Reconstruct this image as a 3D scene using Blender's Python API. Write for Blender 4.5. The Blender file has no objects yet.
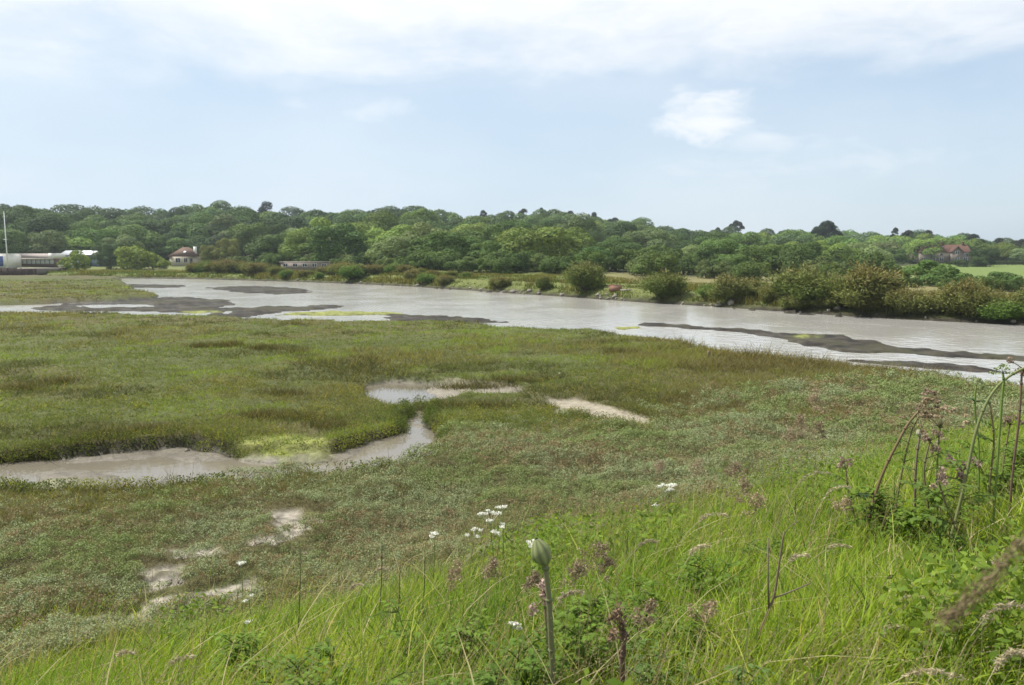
import bpy, math, random
import numpy as np
from mathutils import Vector

random.seed(7)
rng = np.random.default_rng(7)
S = bpy.context.scene
COL = S.collection
R = math.radians

# ------------------------------------------------------------------ camera geometry
F, CX, CY = 784.0, 512.0, 342.5
PITCH = math.atan(88.5 / F)
CAMZ = 4.6
cp, sp = math.cos(PITCH), math.sin(PITCH)

def ray(px, py):
    v = CY - py
    return np.array([px - CX, cp * F + sp * v, -sp * F + cp * v])

def on_level(px, py, z):
    d = ray(px, py); k = (z - CAMZ) / d[2]
    return d[0] * k, d[1] * k

def at(px, py, Y):
    d = ray(px, py); k = Y / d[1]
    return np.array([d[0] * k, Y, CAMZ + d[2] * k])

def px_of(x, y):
    return CX + F * x / np.maximum(y * cp + 0.4, 0.3)

# ------------------------------------------------------------------ noise
_perm = np.random.default_rng(3).random((512, 512))
def vnoise(x, y):
    xi = np.floor(x).astype(np.int64); yi = np.floor(y).astype(np.int64)
    fx = x - xi; fy = y - yi
    fx = fx * fx * (3 - 2 * fx); fy = fy * fy * (3 - 2 * fy)
    a = _perm[xi % 512, yi % 512]; b = _perm[(xi + 1) % 512, yi % 512]
    c = _perm[xi % 512, (yi + 1) % 512]; d = _perm[(xi + 1) % 512, (yi + 1) % 512]
    return (a + (b - a) * fx) * (1 - fy) + (c + (d - c) * fx) * fy
def fbm(x, y, f, o=4):
    s = 0; a = 0.5; t = 0
    for i in range(o):
        s = s + a * vnoise(x * f + 17.3 * i, y * f + 5.1 * i); t += a; a *= 0.5; f *= 2.03
    return s / t
def sstep(a, b, x):
    t = np.clip((x - a) / (b - a), 0, 1); return t * t * (3 - 2 * t)

def sdf(poly, x, y, margin=4.0):
    out = np.full(x.shape, float(margin))
    P = np.array(poly)
    m = (x > P[:, 0].min() - margin) & (x < P[:, 0].max() + margin) & (y > P[:, 1].min() - margin) & (y < P[:, 1].max() + margin)
    if not m.any(): return out
    X = x[m]; Y = y[m]
    d2 = np.full(X.shape, 1e9); ins = np.zeros(X.shape, bool)
    n = len(P)
    for i in range(n):
        ax, ay = P[i]; bx, by = P[(i + 1) % n]
        ex, ey = bx - ax, by - ay
        t = np.clip(((X - ax) * ex + (Y - ay) * ey) / (ex * ex + ey * ey + 1e-12), 0, 1)
        d2 = np.minimum(d2, (X - ax - t * ex) ** 2 + (Y - ay - t * ey) ** 2)
        if ey != 0:
            ins ^= ((ay > Y) != (by > Y)) & (X < ex * (Y - ay) / ey + ax)
    d = np.sqrt(d2); d[ins] *= -1
    out[m] = np.clip(d, -1e9, margin)
    return out

def lev(pts, z):
    return [on_level(p[0], p[1], p[2] if len(p) > 2 else z) for p in pts]

# ------------------------------------------------------------------ the place, laid out on the ground
far_px = [(-300, 276), (0, 277), (118, 278.5), (180, 279), (256, 281), (320, 283), (384, 285.5), (448, 289.5), (512, 294), (560, 297),
          (600, 300), (640, 303), (680, 305.5), (720, 308), (768, 311.5), (830, 316), (900, 320.5), (1024, 327), (1200, 337), (1500, 352)]
FAR = np.array([on_level(a, b, 0.0) for a, b in far_px])
FAR_AZ = np.arctan2(FAR[:, 0], FAR[:, 1]); FAR_D = np.hypot(FAR[:, 0], FAR[:, 1])
def far_dist(x, y):
    return np.interp(np.arctan2(x, np.maximum(y, 1e-3)), FAR_AZ, FAR_D)

CHANNEL = lev([(a, b, 0.0) for a, b in far_px[2:]], 0) + lev([(1500, 445), (1200, 400), (1024, 379.5), (985, 377), (940, 366.5), (880, 361), (800, 355),
     (740, 348.5), (680, 338.5), (640, 331.5), (600, 326), (540, 324.5), (500, 321.5), (460, 318.5), (400, 317.5), (330, 316.5), (230, 313.5),
     (130, 310), (60, 309), (-150, 311), (-400, 318)], 0.55) + lev([(-400, 310), (-150, 306), (0, 304.5), (60, 303), (110, 301.5), (165, 298.5), (150, 293), (127, 287), (131, 284)], 0.0)
BARS = [lev(p, 0.05) for p in [
    [(30, 309), (45, 305.5), (75, 303.5), (110, 302), (165, 296.5), (215, 298), (240, 303.5), (222, 306.5), (205, 312.5), (120, 311), (60, 310)],
    [(205, 287.2), (240, 286), (280, 286.5), (312, 289), (310, 292.5), (275, 294), (235, 291.5)],
    [(124, 284), (150, 284), (182, 285), (180, 287), (150, 287.8), (126, 287.4)],
    [(215, 308), (258, 306), (300, 305.5), (338, 304.8), (344, 307.8), (322, 310), (280, 311.5), (262, 316.5), (215, 316)],
    [(360, 313.8), (430, 315), (480, 318.6), (514, 322.4), (470, 323), (400, 320)],
    [(640, 322), (680, 324), (744, 329.5), (791, 333.5), (851, 335), (857, 340), (895, 346), (969, 352), (1019, 354), (1060, 356), (1050, 361), (1016, 360), (959, 358),
     (895, 352.5), (841, 350), (808, 344.5), (791, 340.3), (747, 334.5), (680, 327.5), (645, 324.5)],
    [(845, 359), (900, 361), (960, 364.5), (1005, 371), (1000, 374), (940, 369), (880, 364)],
]]
BARPOOLS = [lev(p, 0.05) for p in [[(62, 305.5), (90, 304.2), (132, 303.6), (160, 305), (130, 306.6), (92, 307.2)], [(225, 311.5), (245, 311), (240, 313), (222, 313)]]]
ALGAEBARS = [lev(p, 0.03) for p in [[(285, 312.5), (340, 311.3), (395, 312), (410, 314), (340, 316.2), (290, 315.6)],
     [(172, 311.6), (210, 311), (228, 312), (190, 313)], [(790, 336), (812, 335), (815, 338), (797, 338.5)], [(600, 327), (640, 326), (650, 328), (620, 329.5)]]]
TONGUE = lev([(-400, 278), (0, 279), (100, 279.6), (118, 280.5), (131, 284), (127, 287), (150, 293), (165, 297.5), (110, 301), (60, 302.5), (0, 304), (-150, 305.5), (-400, 310)], 0.12)
CREEK_Z, POOL_Z = 0.24, 0.24
CREEK = lev([(-150, 470), (0, 463), (60, 459.5), (100, 456), (133, 453.5), (179, 449), (226, 456), (282, 459), (339, 454), (345, 449), (373, 440), (400, 432), (400, 425), (406, 418), (414, 410),
             (424, 411), (420, 419), (418, 426)], CREEK_Z) + lev([(434, 430), (436, 442), (420, 452), (393, 462), (340, 466), (266, 475), (212, 478), (150, 480), (100, 483), (33, 481), (0, 480), (-150, 486)], 0.42)
CREEKMUD = [lev(p, CREEK_Z) for p in [[(60, 458), (133, 451), (179, 446), (226, 453), (235, 458), (190, 463), (150, 461), (130, 463), (75, 464)],
                                      [(282, 456), (345, 447), (375, 436), (385, 440), (340, 460), (290, 462)], [(400, 424), (446, 416), (450, 428), (420, 430)], [(36, 474), (70, 470), (126, 474), (122, 492), (36, 492)],
                                      [(108, 466.5), (135, 465), (142, 468), (120, 469)]]]
ALGAE = [lev(p, 0.35) for p in [[(226, 446), (250, 440), (292, 437), (332, 444), (330, 456), (284, 458), (240, 455)], [(50, 477), (80, 475), (118, 478), (110, 482), (60, 482)], [(250, 447), (262, 446), (262, 450), (250, 450)]]]
POOL = lev([(368, 386), (390, 384.5), (440, 386), (473, 388), (513, 387), (522, 392), (520, 400), (494, 399), (466, 397), (433, 403), (410, 408), (380, 401)], POOL_Z)
POOLMUD = lev([(428, 389), (450, 385), (515, 386), (524, 402), (470, 399), (436, 405), (424, 410), (418, 403), (435, 396)], POOL_Z)
SAND = [lev(p, 0.42) for p in [[(547, 398), (572, 399), (606, 408), (649, 418), (646, 427), (606, 421), (572, 413), (546, 414)]]]
BARE = [lev(p, 0.5) for p in [[(160, 547), (190, 543), (232, 548), (225, 555), (180, 554)], [(248, 537), (285, 534), (287, 543), (255, 545)], [(157, 571), (182, 568), (186, 582), (165, 583)], [(175, 612), (200, 600), (235, 594), (240, 605), (190, 618)],
     [(285, 506), (293, 504), (292, 518), (286, 520)], [(240, 592), (262, 598), (255, 612), (236, 608)], [(110, 632), (150, 628), (190, 620), (150, 640)]]]

BN = np.array([-0.536, 0.845]); FOOT = 9.9
def bank_t(x, y):
    return x * BN[0] + y * BN[1]

# wood: front and back distance, skyline
T_PX = np.array([-200, 0, 160, 222, 262, 400, 560, 690, 800, 880, 920, 1024, 1200.])
T_DF = np.array([242, 242, 254, 250, 202, 142, 124, 118, 128, 235, 300, 312, 312.])
T_DB = np.array([370, 370, 380, 386, 390, 400, 430, 440, 450, 460, 460, 470, 470.])
T_HF = np.array([9.5, 9.5, 9.5, 9.5, 9, 7.0, 5.6, 4.2, 4.2, 6.5, 8, 7, 7.])
K_PX = np.array([-200, 0, 60, 110, 160, 200, 245, 340, 430, 470, 540, 600, 640, 690, 740, 800, 850, 900, 960, 1024, 1200.])
K_Y = np.array([214, 213, 215, 217, 215, 209, 214, 214, 213, 217, 213.5, 218, 225, 232, 232, 232, 236, 239, 241, 245, 247.])
def wood_tables(px):
    df = np.interp(px, T_PX, T_DF); db = np.interp(px, T_PX, T_DB)
    ztop = (254 - np.interp(px, K_PX, K_Y)) / F * db + CAMZ
    hb = np.maximum(ztop - 12.5, 2.2)
    return df, db, hb, ztop - hb

def place(x, y):
    """height and zone weights of the ground at x, y"""
    x = np.asarray(x, float); y = np.asarray(y, float)
    D = np.hypot(x, y)
    w = np.clip(D * 0.012, 0.05, 0.7)
    xw = x + (fbm(x, y, 0.9 , 3) - 0.5) * 2.6 * w + (fbm(x, y, 0.22, 2) - .5) * 3 * w
    yw = y + (fbm(x + 90, y, 0.9, 3) - 0.5) * 2.6 * w + (fbm(x, y + 50, 0.22, 2) - .5) * 3 * w
    n1 = fbm(x, y, 0.35, 4); n2 = fbm(x + 31, y + 7, 1.7, 3)
    z = 0.45 + (n1 - 0.5) * 0.28 + (n2 - 0.5) * 0.12
    z = np.maximum(z, .31)
    mud = np.zeros_like(x); wetm = np.zeros_like(x); alg = np.zeros_like(x); sand = np.zeros_like(x)
    # channel
    c = sdf(CHANNEL, xw, yw, 6)
    front = y > 1
    # left end of the channel left of the tongue: land
    zc = -0.35 + sstep(-0.6, 1.0, c) * 0.35
    k = sstep(0.0, 1.3, c)
    z = np.where(c < 1.3, (1 - k) * zc + k * z, z)
    mud = np.maximum(mud, 1 - sstep(0.1, 0.9, c))
    rag = fbm(x + 5, y, .8, 4)
    for b in BARS:
        d = sdf(b, xw, yw); h = sstep(0.5, -0.3, d)
        z = np.where(d < 0.5, np.maximum(z, -0.1 + h * (0.165 + 0.07 * (n2 - 0.5) + .06 * (n1 - .5) + .16 * (rag - .5))), z); mud = np.where(d < 0.5, 1.0, mud)
    for b in BARPOOLS:
        d = sdf(b, xw, yw); z = np.where(d < 0.2, np.minimum(z, 0.02 + 0.06 * d + .10 * (n2 - .5)), z)
    for b in ALGAEBARS:
        d = sdf(b, xw, yw); h = sstep(0.3, -0.5, d)
        z = np.where(d < 0.3, np.maximum(z, -0.05 + h * 0.12), z); alg = np.maximum(alg, sstep(0.2, -0.3, d)); mud = np.where(d < 0.3, 0.6, mud)
    # far side
    fd = (D - far_dist(x, y)) * 0.6
    hw = x * 0
    px = px_of(x, y)
    df, db, hb, ht = wood_tables(px)
    t = np.clip((D - df) / (db - df), -0.6, 1.35)
    hill = 0.95 + (hb - 0.95) * sstep(-0.25, 1.1, t) * 1.0 + sstep(0, 60, fd) * 0.15
    zf = np.where(fd < 3.2, -0.3 + sstep(-0.6, 3.2, fd) * 1.2, hill)
    zf = zf + (n2 - 0.5) * 0.15 * sstep(0.2, 2, fd)
    isfar = (fd > -0.6) & front
    z = np.where(isfar, np.maximum(zf, np.where(fd < 0, z, -9)), z)
    mud = np.where(isfar, 1 - sstep(0.8, 1.8, fd), mud)
    # tongue
    d = sdf(TONGUE, xw, yw, 6); h = sstep(0.4, -1.6, d)
    z = np.where((d < 0.4) & ~(fd > 0), np.maximum(z, -0.1 + 0.55 * h), z)
    mud = np.where((d < 0.4) & ~(fd > 0), 1 - sstep(0.2, 0.5, h), mud)
    # creek
    c2 = sdf(CREEK, xw, yw, 2)
    prof = CREEK_Z - 0.1 + (z - CREEK_Z + 0.1) * sstep(-0.1, 0.28, c2)
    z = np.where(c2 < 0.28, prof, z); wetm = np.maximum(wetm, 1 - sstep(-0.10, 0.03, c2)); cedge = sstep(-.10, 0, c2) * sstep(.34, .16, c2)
    for b in CREEKMUD:
        d = sdf(b, xw, yw, 2); z = np.where((d < 0.1) & (c2 < 0.1), np.maximum(z, CREEK_Z - 0.03 + sstep(0.1, -0.35, d) * 0.07 + (n2 - .5) * .09), z); wetm = np.where(d < 0, np.maximum(wetm, sstep(.3, 0, c2)), wetm)
    for b in ALGAE:
        d = sdf(b, xw, yw, 2); a = sstep(0.1, -0.25, d + (n2 - .5) * .6) * (0.35 + 0.65 * sstep(.4, .6, n2)); alg = np.maximum(alg, a)
        z = np.where(d < 0, np.maximum(z, CREEK_Z + 0.02 + .12 * sstep(0, -.3, d)), z)
    # pool
    d = sdf(POOL, xw, yw, 2)
    z = np.where(d < 0.3, POOL_Z - 0.07 + (z - POOL_Z + 0.07) * sstep(-0.1, 0.3, d), z); wetm = np.maximum(wetm, 1 - sstep(0, 0.18, d))
    d = sdf(POOLMUD, xw, yw, 2); z = np.where((d < 0.1) & (z < POOL_Z + .1), np.maximum(z, POOL_Z - 0.03 + sstep(0.1, -0.3, d) * 0.07), z)
    sand = np.maximum(sand, .55 * sstep(0.1, -0.15, d))
    for b in SAND:
        d = sdf(b, xw, yw, 2); h = sstep(0.12, -0.1, d); sand = np.maximum(sand, h); z = z - h * 0.06
    bare = np.zeros_like(x)
    for b in BARE:
        d = sdf(b, xw, yw, 2); h = sstep(0.22, -0.1, d - .10 + (n2 - .5) * 1.1 + (fbm(x, y, 4.5, 2) - .5) * .5); bare = np.maximum(bare, h); z = z - h * 0.05
    # embankment
    t = bank_t(x, y)
    bz = 2.95 - (2.95 - 0.5) * sstep(0.5, FOOT + 0.3, t) + (n1 - .5) * .1
    bank = 1 - sstep(FOOT - 1.6, FOOT - 0.2, t + (n1 - .5) * 2.2)
    z = np.where(t < FOOT + 0.3, np.maximum(bz, z if False else bz), z)
    back = y < 1
    z = np.where(back & (t < FOOT), bz, z)
    return dict(z=z, mud=mud, wet=wetm, alg=alg, sand=sand, bare=bare, bank=bank, fd=np.where(front, fd, -99), n1=n1, n2=n2, D=D, px=px, t=t, chan=c, creek=c2, cedge=cedge)

def gz(x, y):
    return float(place(np.array([x]), np.array([y]))['z'][0])

# ------------------------------------------------------------------ materials
def new_mat(name):
    m = bpy.data.materials.new(name); m.use_nodes = True
    nt = m.node_tree; nt.nodes.clear()
    return m, nt, nt.nodes, nt.links
def nd(nt, kind, **kw):
    n = nt.nodes.new(kind)
    for k, v in kw.items():
        if k.startswith('i_'): n.inputs[k[2:].replace('_', ' ')].default_value = v
        else: setattr(n, k, v)
    return n

def leaf_material(name, transl=0.3, rough=0.55, spec=0.3, boost=1.0, warm=(1.15, 1.1, 0.55)):
    m, nt, N, L = new_mat(name)
    out = nd(nt, 'ShaderNodeOutputMaterial')
    at_ = nd(nt, 'ShaderNodeAttribute', attribute_name='tint')
    oi = nd(nt, 'ShaderNodeObjectInfo')
    mul = nd(nt, 'ShaderNodeMix', data_type='RGBA', blend_type='MULTIPLY'); mul.inputs['Factor'].default_value = 1
    L.new(at_.outputs['Color'], mul.inputs[6]); L.new(oi.outputs['Color'], mul.inputs[7])
    p = nd(nt, 'ShaderNodeBsdfPrincipled'); p.inputs['Roughness'].default_value = rough; p.inputs['Specular IOR Level'].default_value = spec
    L.new(mul.outputs[2], p.inputs['Base Color'])
    if transl > 0:
        w = nd(nt, 'ShaderNodeMix', data_type='RGBA', blend_type='MULTIPLY'); w.inputs['Factor'].default_value = 1
        L.new(mul.outputs[2], w.inputs[6]); w.inputs[7].default_value = (*warm, 1)
        tr = nd(nt, 'ShaderNodeBsdfTranslucent'); L.new(w.outputs[2], tr.inputs['Color'])
        mx = nd(nt, 'ShaderNodeMixShader'); mx.inputs[0].default_value = transl
        L.new(p.outputs[0], mx.inputs[1]); L.new(tr.outputs[0], mx.inputs[2]); L.new(mx.outputs[0], out.inputs[0])
    else:
        L.new(p.outputs[0], out.inputs[0])
    return m
LEAF = leaf_material('tree_leaves', 0.2, 0.7, 0.08)
BLADE = leaf_material('grass_blades', 0.5, 0.6, 0.12)
STEM = leaf_material('stems_and_bark', 0.0, 0.8, 0.2)
PETAL = leaf_material('petals', 0.3, 0.6, 0.2, warm=(1, 1, 1))

def solid(name, col, rough=0.7, scale=3.0, var=0.25, metal=0.0, spec=0.4, bump=0.0):
    m, nt, N, L = new_mat(name)
    out = nd(nt, 'ShaderNodeOutputMaterial'); p = nd(nt, 'ShaderNodeBsdfPrincipled')
    tc = nd(nt, 'ShaderNodeTexCoord'); nz = nd(nt, 'ShaderNodeTexNoise'); nz.inputs['Scale'].default_value = scale; nz.inputs['Detail'].default_value = 5
    L.new(tc.outputs['Object'], nz.inputs['Vector'])
    mx = nd(nt, 'ShaderNodeMix', data_type='RGBA')
    mx.inputs[6].default_value = (*[c * (1 - var) for c in col], 1); mx.inputs[7].default_value = (*[min(1, c * (1 + var)) for c in col], 1)
    L.new(nz.outputs['Fac'], mx.inputs['Factor']); L.new(mx.outputs[2], p.inputs['Base Color'])
    p.inputs['Roughness'].default_value = rough; p.inputs['Metallic'].default_value = metal; p.inputs['Specular IOR Level'].default_value = spec
    if bump:
        b = nd(nt, 'ShaderNodeBump'); b.inputs['Strength'].default_value = bump; L.new(nz.outputs['Fac'], b.inputs['Height']); L.new(b.outputs[0], p.inputs['Normal'])
    L.new(p.outputs[0], out.inputs[0])
    return m
M_WHITE = solid('white_render', (0.72, 0.70, 0.66), 0.8)
M_CREAM = solid('cream_render', (0.48, 0.44, 0.37), 0.8)
M_TILE = solid('brown_roof_tiles', (0.13, 0.09, 0.07), 0.95, 2, spec=.05)
M_REDTILE = solid('red_roof_tiles', (0.09, 0.052, 0.04), 0.95, 2, spec=.05)
M_GLASS = solid('dark_glass', (0.04, 0.05, 0.06), 0.1, spec=0.6)
M_PALEGLASS = solid('pale_glazing', (0.42, 0.45, 0.45), 0.25)
M_METALROOF = solid('white_metal_roof', (0.68, 0.70, 0.72), 0.35, 1)
M_DARKWALL = solid('dark_door_and_shade', (0.05, 0.06, 0.07), 0.8)  # dark doors; on the boat shed walls it stands in for shade
M_BLUE = solid('blue_paint', (0.05, 0.10, 0.30), 0.5)
M_GREYBLUE = solid('blue_grey_cover', (0.16, 0.22, 0.30), 0.7)
M_TIMBER = solid('dark_timber', (0.055, 0.035, 0.028), 0.85, 4, bump=.3)
M_PINKROOF = solid('faded_felt_roof', (0.24, 0.21, 0.19), 0.9)
M_BRICK = solid('red_brick', (0.19, 0.10, 0.07), 0.85, 6, bump=.3)
M_STONE = solid('grey_stone', (0.15, 0.135, 0.11), 0.85, 4, .4, bump=.5)
M_PALE = solid('pale_stone', (0.20, 0.185, 0.155), 0.85, 4, .35, bump=.4)
M_POLE = solid('white_pole', (0.75, 0.76, 0.76), 0.4)
M_WOOD = solid('weathered_wood', (0.12, 0.085, 0.055), 0.85, 8, bump=.4)
M_RUBBER = solid('rubber', (0.02, 0.02, 0.02), 0.8)
M_CAR = solid('dark_car_paint', (0.03, 0.035, 0.045), 0.25)

# ------------------------------------------------------------------ object helpers
def link(name, me, mat, parent=None):
    o = bpy.data.objects.new(name, me); COL.objects.link(o)
    if mat is not None and not me.materials: me.materials.append(mat)
    if parent: o.parent = parent
    return o
def tag(o, label=None, cat=None, group=None, kind=None):
    if label: o['label'] = label
    if cat: o['category'] = cat
    if group: o['group'] = group
    if kind: o['kind'] = kind
    return o
def thing(name, label, cat, loc=(0, 0, 0), rz=0, group=None):
    o = bpy.data.objects.new(name, None); COL.objects.link(o); o.location = loc; o.rotation_euler = (0, 0, rz); o.empty_display_size = .2
    return tag(o, label, cat, group, 'thing')
def dup(root, label=None):
    r = root.copy(); COL.objects.link(r)
    if label: r['label'] = label
    for ch in root.children:
        c = ch.copy(); COL.objects.link(c); c.parent = r
        for g in ch.children:
            d = g.copy(); COL.objects.link(d); d.parent = c
    return r

class MB:
    """collects polygons of one mesh, with a colour per vertex"""
    def __init__(s): s.v = []; s.f = []; s.c = []; s.n = 0
    def add(s, V, Fs, tint=(1, 1, 1)):
        V = np.asarray(V, np.float32).reshape(-1, 3)
        Fs = np.asarray(Fs, np.int64)
        s.f.append(Fs + s.n); s.v.append(V)
        T = np.asarray(tint, np.float32)
        s.c.append(np.broadcast_to(T, (len(V), 3)) if T.ndim < 2 else T)
        s.n += len(V)
    def mesh(s, name, smooth=False):
        me = bpy.data.meshes.new(name)
        V = np.concatenate(s.v); C = np.concatenate(s.c)
        me.vertices.add(len(V)); me.vertices.foreach_set('co', V.ravel())
        tot = np.concatenate([np.full(len(f), f.shape[1]) for f in s.f]); idx = np.concatenate([f.ravel() for f in s.f])
        me.loops.add(len(idx)); me.loops.foreach_set('vertex_index', idx.astype(np.int32))
        me.polygons.add(len(tot)); st = np.concatenate([[0], np.cumsum(tot)[:-1]])
        me.polygons.foreach_set('loop_start', st.astype(np.int32)); me.polygons.foreach_set('loop_total', tot.astype(np.int32))
        if smooth: me.polygons.foreach_set('use_smooth', np.ones(len(tot), bool))
        a = me.color_attributes.new('tint', 'FLOAT_COLOR', 'POINT')
        a.data.foreach_set('color', np.concatenate([C, np.ones((len(C), 1))], 1).astype(np.float32).ravel())
        me.update(calc_edges=True)
        return me
    def build(s, name, mat, parent=None, smooth=False): return link(name, s.mesh(name, smooth), mat, parent)
    def box(s, x0, x1, y0, y1, z0, z1, tint=(1, 1, 1)):
        V = [(x0, y0, z0), (x1, y0, z0), (x1, y1, z0), (x0, y1, z0), (x0, y0, z1), (x1, y0, z1), (x1, y1, z1), (x0, y1, z1)]
        s.add(V, [(0, 3, 2, 1), (4, 5, 6, 7), (0, 1, 5, 4), (1, 2, 6, 5), (2, 3, 7, 6), (3, 0, 4, 7)], tint)
    def prism(s, prof, x0, x1, axis='x', tint=(1, 1, 1)):
        n = len(prof)
        if axis == 'x': V = [(x0, a, b) for a, b in prof] + [(x1, a, b) for a, b in prof]
        else: V = [(a, x0, b) for a, b in prof] + [(a, x1, b) for a, b in prof]
        s.add(V, [(i, (i + 1) % n, n + (i + 1) % n, n + i) for i in range(n)], tint)
        k = s.n - 2 * n
        s.f.append(np.array([[k + i for i in range(n)]])); s.f.append(np.array([[k + n + i for i in range(n)][::-1]]))
    def tube(s, pts, rad, sides=6, tint=(1, 1, 1), tint2=None):
        P = np.array(pts, float); n = len(P); rad = np.broadcast_to(np.array(rad, float), (n,))
        T = np.gradient(P, axis=0); T /= np.linalg.norm(T, axis=1)[:, None] + 1e-9
        V = []
        for i in range(n):
            u = np.cross(T[i], (0.31, 0.9, 0.17)); u /= np.linalg.norm(u); w = np.cross(T[i], u)
            for k in range(sides):
                a = 2 * math.pi * k / sides; V.append(P[i] + rad[i] * (math.cos(a) * u + math.sin(a) * w))
        Fs = [(i * sides + k, i * sides + (k + 1) % sides, (i + 1) * sides + (k + 1) % sides, (i + 1) * sides + k) for i in range(n - 1) for k in range(sides)]
        if tint2 is not None:
            q = np.repeat(np.linspace(0, 1, n), sides)[:, None]; tint = np.array(tint) * (1 - q) + np.array(tint2) * q
        s.add(V, Fs, tint)
        k = s.n - sides; s.f.append(np.array([[k + j for j in range(sides)]]))
        k = s.n - sides * n; s.f.append(np.array([[k + j for j in range(sides)][::-1]]))
    def cards(s, pos, nrm, size, tint, aspect=1.0, up=None):
        """small leaf shaped rhombi"""
        n = len(pos)
        nrm = nrm / (np.linalg.norm(nrm, axis=1)[:, None] + 1e-9)
        r = rng.normal(size=(n, 3)) if up is None else up + rng.normal(size=(n, 3)) * 0.25
        u = np.cross(nrm, r); u /= np.linalg.norm(u, axis=1)[:, None] + 1e-9
        w = np.cross(u, nrm)
        size = np.broadcast_to(size, (n,))[:, None]
        V = np.stack([pos - w * size, pos + u * size * 0.6 * aspect, pos + w * size, pos - u * size * 0.6 * aspect], 1)
        Fs = np.arange(n * 4).reshape(n, 4)
        s.add(V.reshape(-1, 3), Fs, np.repeat(np.broadcast_to(tint, (n, 3)), 4, 0))
    def blades(s, base, h, width, lean, az, face, tint0, tint1, segs=3, curve=1.6):
        n = len(base); h = np.broadcast_to(h, (n,)); width = np.broadcast_to(width, (n,)); lean = np.broadcast_to(lean, (n,))
        dx, dy = np.cos(az), np.sin(az); fx, fy = np.cos(face), np.sin(face)
        V = np.zeros((n, 2 * segs + 1, 3)); C = np.zeros((n, 2 * segs + 1, 3))
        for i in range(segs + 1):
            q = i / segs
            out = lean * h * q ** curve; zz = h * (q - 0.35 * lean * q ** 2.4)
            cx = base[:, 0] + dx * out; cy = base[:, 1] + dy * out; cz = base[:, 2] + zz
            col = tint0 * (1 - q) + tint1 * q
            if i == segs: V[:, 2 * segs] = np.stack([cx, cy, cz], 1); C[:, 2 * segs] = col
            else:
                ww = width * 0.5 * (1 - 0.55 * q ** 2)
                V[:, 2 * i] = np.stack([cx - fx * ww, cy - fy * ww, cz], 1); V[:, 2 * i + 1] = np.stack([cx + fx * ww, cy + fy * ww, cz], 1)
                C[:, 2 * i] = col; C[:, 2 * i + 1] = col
        k = 2 * segs + 1; off = (np.arange(n) * k)[:, None]
        if segs > 1:
            q = np.concatenate([off + np.array([[2 * i, 2 * i + 1, 2 * i + 3, 2 * i + 2]]) for i in range(segs - 1)])
            m0 = s.n
            s.add(V.reshape(-1, 3), q, C.reshape(-1, 3))
            s.f.append(off + np.array([[2 * segs - 2, 2 * segs - 1, 2 * segs]]) + m0)
        else:
            s.add(V.reshape(-1, 3), off + np.array([[0, 1, 2]]), C.reshape(-1, 3))

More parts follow.
